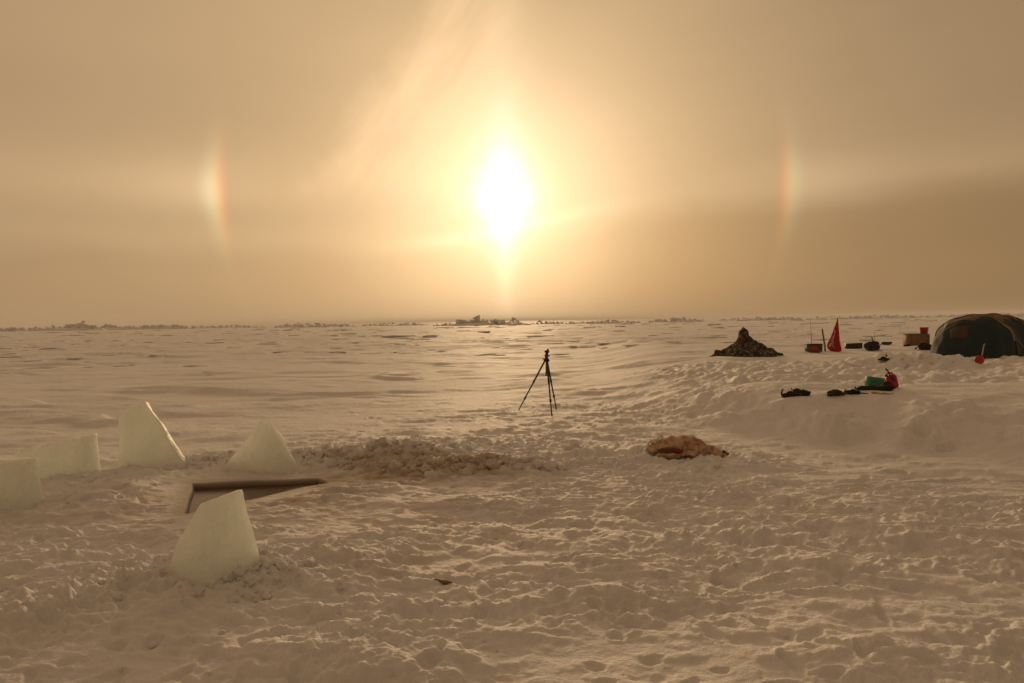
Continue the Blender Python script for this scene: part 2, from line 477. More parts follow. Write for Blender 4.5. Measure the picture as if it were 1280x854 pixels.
M = dict(
    snow=snow_material(), ice=ice_material(),
    water=mat('dark_water', (0.10, 0.050, 0.022), 0.24, 0.3, bump_s=0.05, bump_scale=6),
    rubble=mat('rubble_ice', (0.76, 0.77, 0.79), 0.6, 0.3, noise=0.15, scale=0.6),
    black=mat('black_plastic', (0.012, 0.012, 0.013), 0.5, 0.4),
    metal=mat('dark_metal', (0.05, 0.05, 0.055), 0.4, 0.5, metallic=0.5),
    cloth_black=mat('black_cloth', (0.014, 0.013, 0.013), 0.9, 0.15, bump_s=0.6, bump_scale=18, color2=(0.035, 0.028, 0.024)),
    red=mat('red_plastic', (0.50, 0.012, 0.012), 0.45, 0.4, noise=0.25, scale=6),
    flag=mat('red_cloth', (0.52, 0.008, 0.018), 0.85, 0.15, noise=0.15, scale=5),
    white=mat('white_print', (0.70, 0.62, 0.62), 0.8, 0.2),
    green=mat('green_plastic', (0.025, 0.26, 0.13), 0.5, 0.4, noise=0.25, scale=5),
    frost=mat('frosted_green_plastic', (0.20, 0.34, 0.25), 0.7, 0.3, color2=(0.06, 0.26, 0.15), scale=14),
    dkgreen=mat('dark_green_cloth', (0.02, 0.07, 0.035), 0.8, 0.2, noise=0.4),
    yellow=mat('yellow_webbing', (0.55, 0.42, 0.04), 0.7, 0.2, noise=0.3, scale=9),
    wood=mat('plywood', (0.27, 0.15, 0.06), 0.7, 0.3, noise=0.25, scale=9),
    wood_old=mat('weathered_wood', (0.26, 0.19, 0.10), 0.8, 0.2, noise=0.45, scale=14),
    teal=mat('teal_tent_cloth', (0.005, 0.028, 0.034), 0.75, 0.25, noise=0.25, scale=3, bump_s=0.5, bump_scale=4),
    fly=mat('tan_tent_cloth', (0.17, 0.10, 0.045), 0.7, 0.3, noise=0.35, scale=3, bump_s=0.5, bump_scale=5),
    patch=mat('brown_window_cloth', (0.075, 0.042, 0.022), 0.75, 0.2, noise=0.2),
    trim=mat('rust_tent_edging', (0.16, 0.06, 0.03), 0.7, 0.2, noise=0.3),
    pale=mat('pale_frosted_cloth', (0.30, 0.23, 0.16), 0.8, 0.2, noise=0.4, scale=9),
    fur=mat('brown_fur', (0.80, 0.59, 0.43), 0.9, 0.12, color2=(0.40, 0.24, 0.15), scale=9, bump_s=0.9, bump_scale=28),
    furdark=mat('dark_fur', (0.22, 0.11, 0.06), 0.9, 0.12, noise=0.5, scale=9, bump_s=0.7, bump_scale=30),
    furpale=mat('pale_fur', (0.60, 0.46, 0.26), 0.9, 0.12, noise=0.3, scale=9),
    flesh=mat('dried_blood', (0.20, 0.022, 0.012), 0.6, 0.3, noise=0.5, scale=14),
    pole=mat('pale_rod', (0.34, 0.27, 0.19), 0.6, 0.3),
    grey=mat('grey_crate_plastic', (0.14, 0.09, 0.08), 0.6, 0.3, noise=0.4, scale=8),
)


def camo_material():
    mt = bpy.data.materials.new('camouflage_netting')
    mt.use_nodes = True
    n, l = mt.node_tree.nodes, mt.node_tree.links
    b = n['Principled BSDF']; b.inputs['Roughness'].default_value = 0.9; b.inputs['Specular IOR Level'].default_value = 0.1
    t = n.new('ShaderNodeTexCoord')
    v = n.new('ShaderNodeTexVoronoi'); v.inputs['Scale'].default_value = 16
    nz = n.new('ShaderNodeTexNoise'); nz.inputs['Scale'].default_value = 9; nz.inputs['Detail'].default_value = 4
    l.new(t.outputs['Object'], nz.inputs['Vector'])
    ad = n.new('ShaderNodeVectorMath'); ad.operation = 'MULTIPLY_ADD'
    l.new(nz.outputs['Color'], ad.inputs[0]); ad.inputs[1].default_value = (0.12, 0.12, 0.12); l.new(t.outputs['Object'], ad.inputs[2])
    l.new(ad.outputs[0], v.inputs['Vector'])
    sp = n.new('ShaderNodeSeparateColor'); l.new(v.outputs['Color'], sp.inputs[0])
    r_ = n.new('ShaderNodeValToRGB'); r_.color_ramp.interpolation = 'CONSTANT'
    els = r_.color_ramp.elements
    els[0].position = 0; els[0].color = (0.028, 0.022, 0.015, 1)
    els[1].position = 0.42; els[1].color = (0.07, 0.05, 0.028, 1)
    for p, c in ((0.66, (0.15, 0.12, 0.08, 1)), (0.86, (0.28, 0.24, 0.18, 1)), (0.93, (0.05, 0.04, 0.03, 1))):
        e = els.new(p); e.color = c
    l.new(sp.outputs[0], r_.inputs[0]); l.new(r_.outputs[0], b.inputs['Base Color'])
    return mt


M['camo'] = camo_material()


# ------------------------------------------------------------------ object helpers
def link(name, me, m_, parent=None, loc=None, smooth=True):
    o = bpy.data.objects.new(name, me)
    COL.objects.link(o)
    if m_: me.materials.append(m_)
    if parent: o.parent = parent
    if loc is not None: o.location = loc
    if smooth:
        me.polygons.foreach_set('use_smooth', [True] * len(me.polygons))
    return o


def tag(o, label=None, cat=None, group=None, kind=None):
    if label: o['label'] = label
    if cat: o['category'] = cat
    if group: o['group'] = group
    if kind: o['kind'] = kind
    return o


def thing(name, loc, label, cat, rz=0.0, group=None, tilt=(0, 0)):
    o = bpy.data.objects.new(name, None)
    COL.objects.link(o)
    o.location = loc
    o.rotation_euler = (tilt[0], tilt[1], rz)
    o.empty_display_size = 0.1
    return tag(o, label, cat, group)


class MB:
    """collects primitives, then links them as one mesh object"""

    def __init__(s): s.v, s.f = [], []

    def add(s, v, f):
        k = len(s.v)
        s.v += [Vector(p) for p in v]
        s.f += [tuple(i + k for i in q) for q in f]
        return s

    def bm(s, b):
        b.verts.index_update()
        s.add([v.co.copy() for v in b.verts], [[v.index for v in f.verts] for f in b.faces])
        b.free()
        return s

    def box(s, c, size, rot=None, bevel=0.0, taper=1.0):
        b = bmesh.new()
        bmesh.ops.create_cube(b, size=1.0)
        for v in b.verts:
            k = taper if v.co.z > 0 else 1.0
            v.co = Vector((v.co.x * size[0] * k, v.co.y * size[1] * k, v.co.z * size[2]))
        if bevel: bmesh.ops.bevel(b, geom=b.edges[:], offset=bevel, segments=2, affect='EDGES')
        mr = rot if rot else Matrix.Identity(3)
        for v in b.verts: v.co = mr @ v.co + Vector(c)
        return s.bm(b)

    def tube(s, pts, rad, n=8, cap=True):
        pts = [Vector(p) for p in pts]
        if not hasattr(rad, '__len__'): rad = [rad] * len(pts)
        V_, F_ = [], []
        ref = Vector((0.31, 0.17, 0.93))
        for i, p in enumerate(pts):
            d = (pts[min(i + 1, len(pts) - 1)] - pts[max(i - 1, 0)]).normalized()
            a = d.cross(ref)
            if a.length < 1e-3: a = d.cross(Vector((1, 0, 0)))
            a.normalize(); b_ = d.cross(a)
            for k in range(n):
                t = 2 * math.pi * k / n
                V_.append(p + (a * math.cos(t) + b_ * math.sin(t)) * rad[i])
        for i in range(len(pts) - 1):
            for k in range(n):
                F_.append((i * n + k, i * n + (k + 1) % n, (i + 1) * n + (k + 1) % n, (i + 1) * n + k))
        if cap:
            F_.append(tuple(range(n))[::-1]); F_.append(tuple((len(pts) - 1) * n + k for k in range(n)))
        return s.add(V_, F_)

    def lathe(s, prof, n=20, mtx=None):
        V_, F_ = [], []
        for (r_, z_) in prof:
            for k in range(n):
                t = 2 * math.pi * k / n
                p = Vector((r_ * math.cos(t), r_ * math.sin(t), z_))
                V_.append(mtx @ p if mtx else p)
        for i in range(len(prof) - 1):
            for k in range(n):
                F_.append((i * n + k, i * n + (k + 1) % n, (i + 1) * n + (k + 1) % n, (i + 1) * n + k))
        return s.add(V_, F_)

    def blob(s, c, size, amp=0.2, freq=3.0, sub=3, seed=0, flat=False, rz=0.0):
        b = bmesh.new()
        bmesh.ops.create_icosphere(b, subdivisions=sub, radius=1.0)
        mr = Matrix.Rotation(rz, 3, 'Z')
        P = np.array([v.co[:] for v in b.verts])
        nn = gn(P[:, 0] * freq + seed * 3.1, P[:, 1] * freq + P[:, 2] * freq * 1.3, seed % 50) \
            + 0.5 * gn(P[:, 0] * freq * 2.3 + 5, P[:, 2] * freq * 2.1 - P[:, 1] * freq, (seed + 3) % 50)
        for v, k in zip(b.verts, nn):
            q = v.co * (1 + amp * 1.6 * float(k))
            if flat and q.z < -0.25: q.z = -0.25
            v.co = mr @ Vector((q.x * size[0], q.y * size[1], q.z * size[2])) + Vector(c)
        return s.bm(b)

    def build(s, name, m_, parent=None, loc=None, smooth=True):
        me = bpy.data.meshes.new(name)
        me.from_pydata([v[:] for v in s.v], [], s.f)
        me.validate()
        b = bmesh.new(); b.from_mesh(me); bmesh.ops.recalc_face_normals(b, faces=b.faces); b.to_mesh(me); b.free()
        return link(name, me, m_, parent, loc, smooth)


def sharp(o, deg=35):
    """keep hard edges where faces meet at more than deg"""
    me = o.data
    b = bmesh.new(); b.from_mesh(me)
    for e in b.edges:
        if len(e.link_faces) == 2 and e.calc_face_angle(0) > R(deg): e.smooth = False
    b.to_mesh(me); b.free()
    return o


# ------------------------------------------------------------------ ground
def build_ground():
    r = [0.6, 1.0, 1.4, 1.7, 2.0]
    k = 0.00205
    while r[-1] < 3900:
        st_ = k * r[-1] ** 1.4
        if 6.0 < r[-1] < 8.5: st_ *= 0.42                    # finer where the sawn edge of the hole lies
        r.append(r[-1] + st_)
    r = np.array(r)
    dense = np.linspace(R(-46), R(46), 1001)
    rest = np.linspace(R(46), R(314), 70)[1:-1]
    az_ = np.concatenate([dense, rest])
    nr, nc = len(r), len(az_)
    RR, AA = np.meshgrid(r, az_, indexing='ij')
    X, Y = RR * np.sin(AA), RR * np.cos(AA)
    Z = H(X, Y, True)
    tr = trample(X, Y)
    # footprints: an oval dent with a pushed-up rim, toe and heel unevenly deep
    rnd = random.Random(5)
    n_st = 0
    stamps = []
    while n_st < 5600:
        a = rnd.uniform(-0.78, 0.78); d = 2.3 + (rnd.random() ** 0.75) * 12.5
        x, y = d * math.sin(a), d * math.cos(a)
        stamps.append((x, y, rnd.uniform(0.05, 0.125), rnd.uniform(0.028, 0.052), rnd.gauss(0.1, 0.9), rnd.uniform(0.007, 0.030)))
        n_st += 1
    pr = np.array([(s_[0], s_[1]) for s_ in stamps])
    pt = trample(pr[:, 0], pr[:, 1]); psd = poly_sd(pr[:, 0], pr[:, 1], HOLE)
    fl = bump(pr[:, 0], pr[:, 1], -1.0, 6.6, 1.5, 0.8)
    keep = (RNG.rand(len(pr)) < pt * (1 - 0.5 * fl)) & (psd > 0.25)
    sts = [s_ for s_, q in zip(stamps, keep) if q]
    for (px, py, l_, w_) in ((1075, 604, .26, .06), (1072, 612, .25, .05), (1180, 603, .34, .06), (1075, 617, .22, .07), (1150, 612, .25, .06), (1010, 592, .12, .06),
                             (1225, 625, .30, .07), (1120, 592, .12, .05), (985, 607, .22, .07), (1270, 604, .2, .06), (1035, 582, .07, .04), (1180, 628, .24, .08),
                             (1150, 540, .2, .12), (1110, 572, .16, .09), (1060, 520, .14, .1), (1185, 560, .2, .06)):
        p = at(px, py)
        sts.append((p.x, p.y, l_, w_, rnd.gauss(0, .12), 0.075))
    for (x, y, l_, w_, th, dep) in sts:
        rr = math.hypot(x, y); aa = math.atan2(x, y)
        ext = max(l_, w_) * 1.9
        i0, i1 = np.searchsorted(r, [rr - ext, rr + ext])
        j0, j1 = np.searchsorted(dense, [aa - ext / rr, aa + ext / rr])
        if i1 <= i0 or j1 <= j0: continue
        xs, ys = X[i0:i1, j0:j1] - x, Y[i0:i1, j0:j1] - y
        c, s_ = math.cos(th), math.sin(th)
        u = (xs * c + ys * s_) / l_; v = (-xs * s_ + ys * c) / w_
        q = np.sqrt(u * u + v * v + 1e-9) * (1 + 0.45 * gn(xs * 11 + x * 7, ys * 11 + y * 5, 90) + 0.25 * gn(xs * 27 + x * 7, ys * 27, 91))
        z = -dep * (1 - S(q, 0.25, 1.15)) * (1 + 0.5 * u) + 0.16 * dep * np.exp(-((q - 1.3) / 0.3) ** 2)
        Z[i0:i1, j0:j1] += z
    # wet slush and dirt round the hole
    st = 0.85 * bump(X, Y, -1.35, 8.15, 1.0, 0.33) + 0.95 * bump(X, Y, -0.6, 7.85, 0.75, 0.26) + 0.95 * bump(X, Y, -1.35, 7.55, 0.9, 0.35) \
        + 0.4 * bump(X, Y, -2.6, 6.9, 1.4, 1.0) + 0.22 * bump(X, Y, -1.0, 6.2, 2.2, 1.2) + 0.35 * bump(X, Y, -0.75, 4.75, 0.5, 0.25)
    st = st * (0.55 + 0.9 * gn(X * 2.2, Y * 3, 95) + 0.6 * gn(X * 7, Y * 9, 96)) + 0.12 * np.clip(gn(X * 0.5, Y * 0.7, 97), 0, 1) * tr
    sd = poly_sd(X, Y, HOLE)
    st = np.clip(np.maximum(st, 0.45 * (1 - S(sd + 0.1 * gn(X * 4, Y * 4, 98), 0.0, 0.22))), 0, 1)
    wet = 1 - S(sd + 0.03 * gn(X * 2.3, Y * 2.3, 81), -0.035, 0.012)
    verts = np.stack([X, Y, Z], -1).reshape(-1, 3)
    verts = np.vstack([verts, [[0, 0, 0]]])
    ii, jj = np.meshgrid(np.arange(nr - 1), np.arange(nc), indexing='ij')
    j2 = (jj + 1) % nc
    q = np.stack([ii * nc + jj, (ii + 1) * nc + jj, (ii + 1) * nc + j2, ii * nc + j2], -1).reshape(-1, 4)[:, ::-1]
    c0 = len(verts) - 1
    tri = np.stack([np.full(nc, c0), np.arange(nc), (np.arange(nc) + 1) % nc], -1)[:, ::-1]
    me = bpy.data.meshes.new('snow_ground')
    me.vertices.add(len(verts)); me.vertices.foreach_set('co', verts.astype(np.float32).ravel())
    nl = q.size + tri.size
    me.loops.add(nl)
    me.loops.foreach_set('vertex_index', np.concatenate([q.ravel(), tri.ravel()]).astype(np.int32))
    npoly = len(q) + len(tri)
    me.polygons.add(npoly)
    starts = np.concatenate([np.arange(len(q)) * 4, q.size + np.arange(len(tri)) * 3]).astype(np.int32)
    me.polygons.foreach_set('loop_start', starts)
    me.polygons.foreach_set('use_smooth', np.ones(npoly, bool))
    me.update(calc_edges=True)
    at_ = me.attributes.new('stain', 'FLOAT', 'POINT')
    at_.data.foreach_set('value', np.concatenate([st.ravel(), [0]]).astype(np.float32))
    aw_ = me.attributes.new('wet', 'FLOAT', 'POINT')
    aw_.data.foreach_set('value', np.concatenate([wet.ravel(), [0]]).astype(np.float32))
    o = link('snow_ground', me, M['snow'], smooth=False)
    if me.polygons[0].normal.z < 0: me.flip_normals()
    return tag(o, 'trodden and wind packed snow over sea ice', None, None, 'structure')


build_ground()
P_ = [Vector((x, y, WATER_Z)) for x, y in HOLE]
c_ = sum(P_, Vector()) / 4
w = MB().add([c_ + (p - c_) * 1.08 for p in P_], [(3, 2, 1, 0)]).build('water', M['water'], smooth=False)
tag(w, 'dark water in the sawn hole', None, None, 'structure')


# ------------------------------------------------------------------ ice blocks
def ice_block(pts, base_px, label, depth_px=None, seed=0):
    """pts: corners as (right, up, back) in photograph pixels from the base point; hull, rounded edges, uneven faces"""
    p = at(*base_px)
    k = mpp(p)
    b = bmesh.new()
    for (x, y, d) in pts: b.verts.new((x * k, d * k, y * k))
    r_ = bmesh.ops.convex_hull(b, input=b.verts[:])
    for v in [v for v in b.verts if not v.link_faces]: b.verts.remove(v)
    bmesh.ops.dissolve_limit(b, angle_limit=R(4), verts=b.verts[:], edges=b.edges[:])
    bmesh.ops.bevel(b, geom=b.edges[:], offset=0.012, segments=2, affect='EDGES', profile=0.6)
    bmesh.ops.triangulate(b, faces=b.faces[:])
    for it in range(5):
        long = [e for e in b.edges if e.calc_length() > 0.05]
        if not long: break
        bmesh.ops.subdivide_edges(b, edges=long, cuts=1)
        bmesh.ops.triangulate(b, faces=[f for f in b.faces if len(f.verts) > 3])
    b.normal_update()
    C = np.array([v.co[:] for v in b.verts])
    n = 0.018 * gn(C[:, 0] * 5 + seed, C[:, 2] * 4 + C[:, 1] * 3, 20 + seed) + 0.006 * gn(C[:, 0] * 13 + seed, C[:, 2] * 12 + C[:, 1] * 11, 30 + seed)
    for v, q in zip(b.verts, n): v.co += v.normal * float(q)
    me = bpy.data.meshes.new('ice_block'); b.to_mesh(me); b.free()
    o = link('ice_block', me, M['ice'], None, p)
    return tag(o, label, 'ice block', 'sawn ice blocks round the hole')


dn = -18
ice_block([(-60, dn, 0), (14, dn - 4, -24), (57, dn, 40), (0, dn, 52), (-16, 82, 2), (-11, 92, 4), (6, 98, -10), (33, 102, 26), (24, 100, 36), (-9, 90, 32), (-34, 52, -8)],
          (262, 722), 'ice block with slanting left side, standing nearest in a heap of broken snow', seed=1)
ice_block([(-45, dn, 0), (30, dn - 3, -8), (52, dn, 10), (-30, dn, 42), (-44, 66, 2), (-32, 78, 6), (-16, 83, 14), (-40, 66, 24), (-20, 80, 28), (-8, 74, 10), (28, 18, 0)],
          (193, 586), 'tallest ice block, upright left edge and long slope down to the right', seed=2)
ice_block([(-44, dn, 0), (44, dn, -4), (46, dn, 30), (-40, dn, 34), (-45, 38, 0), (20, 42, 0), (43, 54, 2), (44, 54, 26), (-38, 38, 28)],
          (64, 600), 'low wide ice block with rising top edge, left of the tallest block', seed=3)
ice_block([(-70, dn, 0), (30, dn, -4), (34, dn, 34), (-70, dn, 40), (-70, 50, 0), (28, 56, 0), (30, 60, 26), (-70, 62, 30)],
          (2, 638), 'ice block at the left end of the row, cut off by the picture edge', seed=4)
ice_block([(-78, dn, 8), (36, dn - 2, -10), (44, dn, 16), (0, dn, 46), (-7, 66, 7), (1, 66.5, 10), (-4, 63, 16), (15, 46, 20)],
          (333, 592), 'pyramid shaped ice block standing behind the water hole', seed=5)

# ------------------------------------------------------------------ snow clods (one loose mass)
def clods():
    protos = []
    for s_ in range(10):
        b = bmesh.new(); bmesh.ops.create_icosphere(b, subdivisions=3 if s_ < 5 else 2, radius=1.0)
        P = np.array([v.co[:] for v in b.verts])
        n = gn(P[:, 0] * 1.3 + s_ * 5, P[:, 1] * 1.3 + P[:, 2] * 1.5, 60 + s_)
        q = np.abs(gn(P[:, 0] * 2.3 + s_, P[:, 2] * 2.3 + P[:, 1] * 1.9, 66)) + 0.5 * np.abs(gn(P[:, 1] * 4.6 + s_, P[:, 2] * 4.6 - P[:, 0] * 3.9, 67))
        P = P * (0.75 + 0.7 * n + 0.9 * q)[:, None]
        b.faces.ensure_lookup_table()
        protos.append((P, np.array([[v.index for v in f.verts] for f in b.faces]))); b.free()
    spots = []
    rnd = random.Random(21)

    def scatter(n, cx, cy, sx, sy, lo, hi, rot=0.0):
        c, s_ = math.cos(rot), math.sin(rot)
        for _ in range(n):
            u, v = rnd.gauss(0, sx), rnd.gauss(0, sy)
            spots.append((cx + u * c - v * s_, cy + u * s_ + v * c, lo + (hi - lo) * rnd.random() ** 3.0))
    scatter(110, -1.95, 4.62, 0.32, 0.16, 0.010, 0.045)
    scatter(60, -1.98, 4.47, 0.40, 0.08, 0.010, 0.05)
    scatter(25, -2.1, 4.25, 0.5, 0.12, 0.012, 0.05)
    scatter(170, -1.45, 8.35, 0.75, 0.16, 0.012, 0.085)
    scatter(230, -0.55, 7.92, 0.42, 0.11, 0.012, 0.095)
    scatter(110, -0.9, 9.0, 1.0, 0.35, 0.015, 0.10)
    scatter(110, -3.2, 8.3, 0.9, 0.12, 0.015, 0.06)
    scatter(70, 1.8, 8.3, 0.6, 0.25, 0.015, 0.06)
    scatter(40, -4.3, 7.3, 0.5, 0.3, 0.015, 0.04)
    scatter(260, 0.0, 5.5, 2.6, 1.3, 0.006, 0.022)
    scatter(50, 9.6, 16.2, 0.9, 0.4, 0.02, 0.06)
    A = np.array(spots)
    sd = poly_sd(A[:, 0], A[:, 1], HOLE)
    A = A[sd > 0.12]
    Z = H(A[:, 0], A[:, 1], True)
    VV, FF, k = [], [], 0
    for (x, y, s_), z in zip(A, Z):
        P, F_ = protos[rnd.randrange(5) + (0 if s_ > 0.03 else 5)]
        t = rnd.uniform(0, 6.28); c, q = math.cos(t), math.sin(t)
        Q = P * np.array([s_ * rnd.uniform(.9, 1.4), s_ * rnd.uniform(.8, 1.1), s_ * rnd.uniform(.6, .9)])
        VV.append(np.stack([Q[:, 0] * c - Q[:, 1] * q + x, Q[:, 0] * q + Q[:, 1] * c + y, Q[:, 2] + z - s_ * 0.22], -1))
        FF.append(F_ + k); k += len(P)
    me = bpy.data.meshes.new('snow_clods')
    me.from_pydata(np.vstack(VV).tolist(), [], np.vstack(FF).tolist())
    st = me.attributes.new('stain', 'FLOAT', 'POINT')
    W = np.vstack(VV)
    st.data.foreach_set('value', np.clip(0.5 * bump(W[:, 0], W[:, 1], -1.35, 8.15, 1.0, 0.4) + 0.6 * bump(W[:, 0], W[:, 1], -0.6, 7.85, 0.75, 0.3), 0, 0.6).astype(np.float32))
    tag(link('snow_clods', me, M['snow']), 'crumbled snow lumps heaped round the hole and the ice blocks', None, None, 'stuff')


clods()

# ------------------------------------------------------------------ far pressure ridges
def chunk(rnd, size):
    b = bmesh.new()
    sx, sy, sz = size
    for _ in range(11):
        b.verts.new((rnd.uniform(-1, 1) * sx, rnd.uniform(-1, 1) * sy, rnd.uniform(-0.8, 1) * sz))
    bmesh.ops.convex_hull(b, input=b.verts[:])
    for v in [v for v in b.verts if not v.link_faces]: b.verts.remove(v)
    rot = Matrix.Rotation(rnd.uniform(-.5, .5), 3, 'X') @ Matrix.Rotation(rnd.uniform(-.5, .5), 3, 'Y') @ Matrix.Rotation(rnd.uniform(0, 6), 3, 'Z')
    for v in b.verts: v.co = rot @ v.co
    return b


def ridge(x0, x1, prof, dist, label, seed, n=60, name='ice_ridge', slab=None):
    """rubble piled along a line far out; prof: [(px, height in px)]"""
    rnd = random.Random(seed)
    k = dist / F_PX
    cx = (x0 + x1) / 2
    d = ray(cx, 400)
    base = Vector((d.x / d.y * dist, dist, 0))
    base.z = float(H(base.x, base.y)) - 0.2
    root = thing(name, base, label, 'ice ridge', group='rubble ridges along the horizon')
    mb = MB()
    # drifted snow foot
    for _ in range(int(n * 2.2)):
        px = rnd.uniform(x0, x1)
        h = float(np.interp(px, [q[0] for q in prof], [q[1] for q in prof])) * k
        s_ = max(0.35, h * rnd.uniform(0.16, 0.42))
        z = rnd.random() ** 1.5 * 0.78 * h
        b = chunk(rnd, (s_ * rnd.uniform(.8, 1.6), s_, s_ * rnd.uniform(.5, .9)))
        off = Vector(((px - cx) * k, rnd.uniform(-1, 1) * k * 6, z))
        for v in b.verts: v.co += off
        mb.bm(b)
    o = mb.build('rubble', M['rubble'], root, smooth=False)
    tag(o, kind='stuff')
    fb = MB()
    for _ in range(max(3, n // 8)):
        px = rnd.uniform(x0, x1)
        h = float(np.interp(px, [q[0] for q in prof], [q[1] for q in prof])) * k
        fb.blob(((px - cx) * k, -rnd.uniform(0, 4) * k, 0), (max(1.0, h * 2.4), h * 1.2 + 0.4, 0.35 * h + 0.15), 0.25, 2.0, 2, rnd.randrange(40))
    tag(fb.build('snow_foot', M['snow'], root), kind='stuff')
    for i, (px, hp, wp, tp) in enumerate(slab or ()):
        b = chunk(rnd, (wp * k / 2, wp * k / 2.4, tp * k / 2))
        for v in b.verts: v.co += Vector(((px - cx) * k, -1.5, hp * k))
        MB().bm(b).build('ice_slab', M['rubble'], root, smooth=False)
    return root


ridge(540, 656, [(540, 2), (560, 5), (575, 8), (590, 9), (597, 11), (612, 8), (625, 8), (645, 8), (656, 2)], 250,
      'highest rubble ridge on the horizon, straight below the sun', 1, 110, slab=((596, 9.5, 13, 7), (573, 7, 11, 6), (622, 7, 10, 5), (642, 7, 9, 5)))
ridge(-60, 70, [(-60, 5), (0, 6), (40, 6), (70, 8)], 330, 'low rubble ridge at the left end of the horizon', 2, 110)
ridge(70, 125, [(70, 7), (85, 9), (97, 13), (110, 9), (125, 6)], 320, 'rubble hump with small peak, far left on the horizon', 3, 60)
ridge(126, 245, [(126, 6), (138, 10), (146, 5), (200, 7), (205, 10), (212, 7), (245, 4)], 340, 'long ragged rubble ridge just right of the far left hump', 4, 120)
ridge(246, 330, [(246, 4), (265, 5), (330, 4)], 360, 'low broken ridge under the left sun dog', 5, 60)
ridge(345, 445, [(345, 4), (370, 7), (400, 6), (445, 4)], 300, 'low rubble ridge between the left sun dog and the highest ridge', 6, 70)
ridge(450, 535, [(450, 3), (490, 5), (535, 4)], 320, 'faint low ridge touching the left end of the highest ridge', 7, 50)
ridge(665, 745, [(665, 4), (672, 6), (690, 4), (745, 3)], 280, 'small rubble ridge just right of the highest ridge', 8, 50)
ridge(735, 800, [(735, 3), (760, 6), (800, 3)], 250, 'low rubble ridge halfway between the sun and the camouflaged heap', 9, 50)
ridge(810, 880, [(810, 4), (850, 7), (880, 4)], 270, 'rubble ridge behind and left of the camouflaged heap', 10, 50)
ridge(900, 1000, [(900, 3), (950, 6), (1000, 4)], 290, 'rubble ridge above the camouflaged heap', 11, 60)
ridge(1010, 1150, [(1010, 4), (1060, 5), (1110, 6), (1150, 4)], 300, 'rubble ridge behind the red flag', 12, 80)
ridge(1155, 1340, [(1155, 4), (1200, 5), (1270, 6), (1340, 5)], 320, 'rubble ridge behind the tent', 13, 90)


def hummocks():
    """small wind-cut snow lumps too many to count between here and the ridges"""
    rnd = random.Random(33)
    mb = MB()
    for _ in range(650):
        a = rnd.uniform(-0.72, 0.72); d = 32 * (8.5 ** rnd.random())
        x, y = d * math.sin(a), d * math.cos(a)
        s_ = rnd.uniform(0.25, 1.0) * (0.35 + d / 130)
        ang = rnd.gauss(0.15, 0.3)
        mb.blob((x, y, float(H(x, y)) - 0.02), (s_ * rnd.uniform(0.8, 1.9), s_ * 0.6, s_ * rnd.uniform(0.07, 0.17)), 0.5, 2.6, 2, rnd.randrange(45), rz=ang)
    tag(mb.build('snow_hummocks', M['snow']), 'low wind carved snow lumps scattered out to the ridges', None, None, 'stuff')


hummocks()

# ------------------------------------------------------------------ tripod
def build_tripod():
    feet = [at(647, 514), at(690, 520), at(695.5, 511)]
    c = (feet[0] + feet[1] + feet[2]) / 3
    k = mpp(feet[0])
    root_p = Vector((feet[1].x * 0.5 + feet[2].x * 0.5 - 8 * k, c.y, c.z))
    t = thing('tripod', root_p, 'black photographic tripod standing alone in the snow, one leg splayed left', 'tripod')
    top = Vector((0, 0, 0.93))
    for i, f in enumerate(feet):
        e = f - root_p + Vector((0, 0, -0.02))
        out = Vector((e.x, e.y, 0)).normalized() * 0.035
        a = top + out + Vector((0, 0, -0.01))
        m1, m2 = a.lerp(e, 0.40), a.lerp(e, 0.72)
        lg = MB().tube([a, m1], 0.0165).tube([m1, m2], 0.0135).tube([m2, e], 0.011).build('leg', M['black'], t)
        d = (e - a).normalized()
        for q in (m1, m2):
            MB().tube([q - d * 0.03, q - d * 0.02, q + d * 0.02, q + d * 0.03], [0.016, 0.021, 0.021, 0.016]).build('leg_clamp', M['metal'], lg)
        MB().tube([e - d * 0.03, e], [0.013, 0.016]).build('rubber_foot', M['black'], lg)
    MB().tube([(-0.010, 0, 0.66), (0, 0, 1.0)], 0.014).tube([(-0.010, 0, 0.65), (-0.010, 0, 0.67)], 0.02).build('centre_column', M['metal'], t)
    MB().lathe([(0.0, 0.90), (0.05, 0.905), (0.055, 0.93), (0.04, 0.955), (0.018, 0.965), (0.0, 0.966)], 14).build('spider', M['black'], t)
    MB().tube([(-0.01, -0.02, 0.945), (-0.07, -0.02, 0.965)], 0.014).build('leg_lock', M['metal'], t)
    h = MB().blob((0, 0, 1.01), (0.036, 0.036, 0.04), 0.0, 1, 3).tube([(0, 0, 0.96), (0, 0, 1.0)], 0.028).build('ball_head', M['metal'], t)
    MB().tube([(0.03, 0, 1.01), (0.055, 0, 1.01)], 0.012).build('head_knob', M['black'], h)
    MB().box((0.008, 0, 1.09), (0.085, 0.07, 0.05), None, 0.01).box((0.008, 0, 1.055), (0.05, 0.05, 0.035), None, 0.006) \
        .box((0.025, -0.01, 1.125), (0.035, 0.04, 0.03), None, 0.006).build('mounting_plate', M['black'], t)


build_tripod()

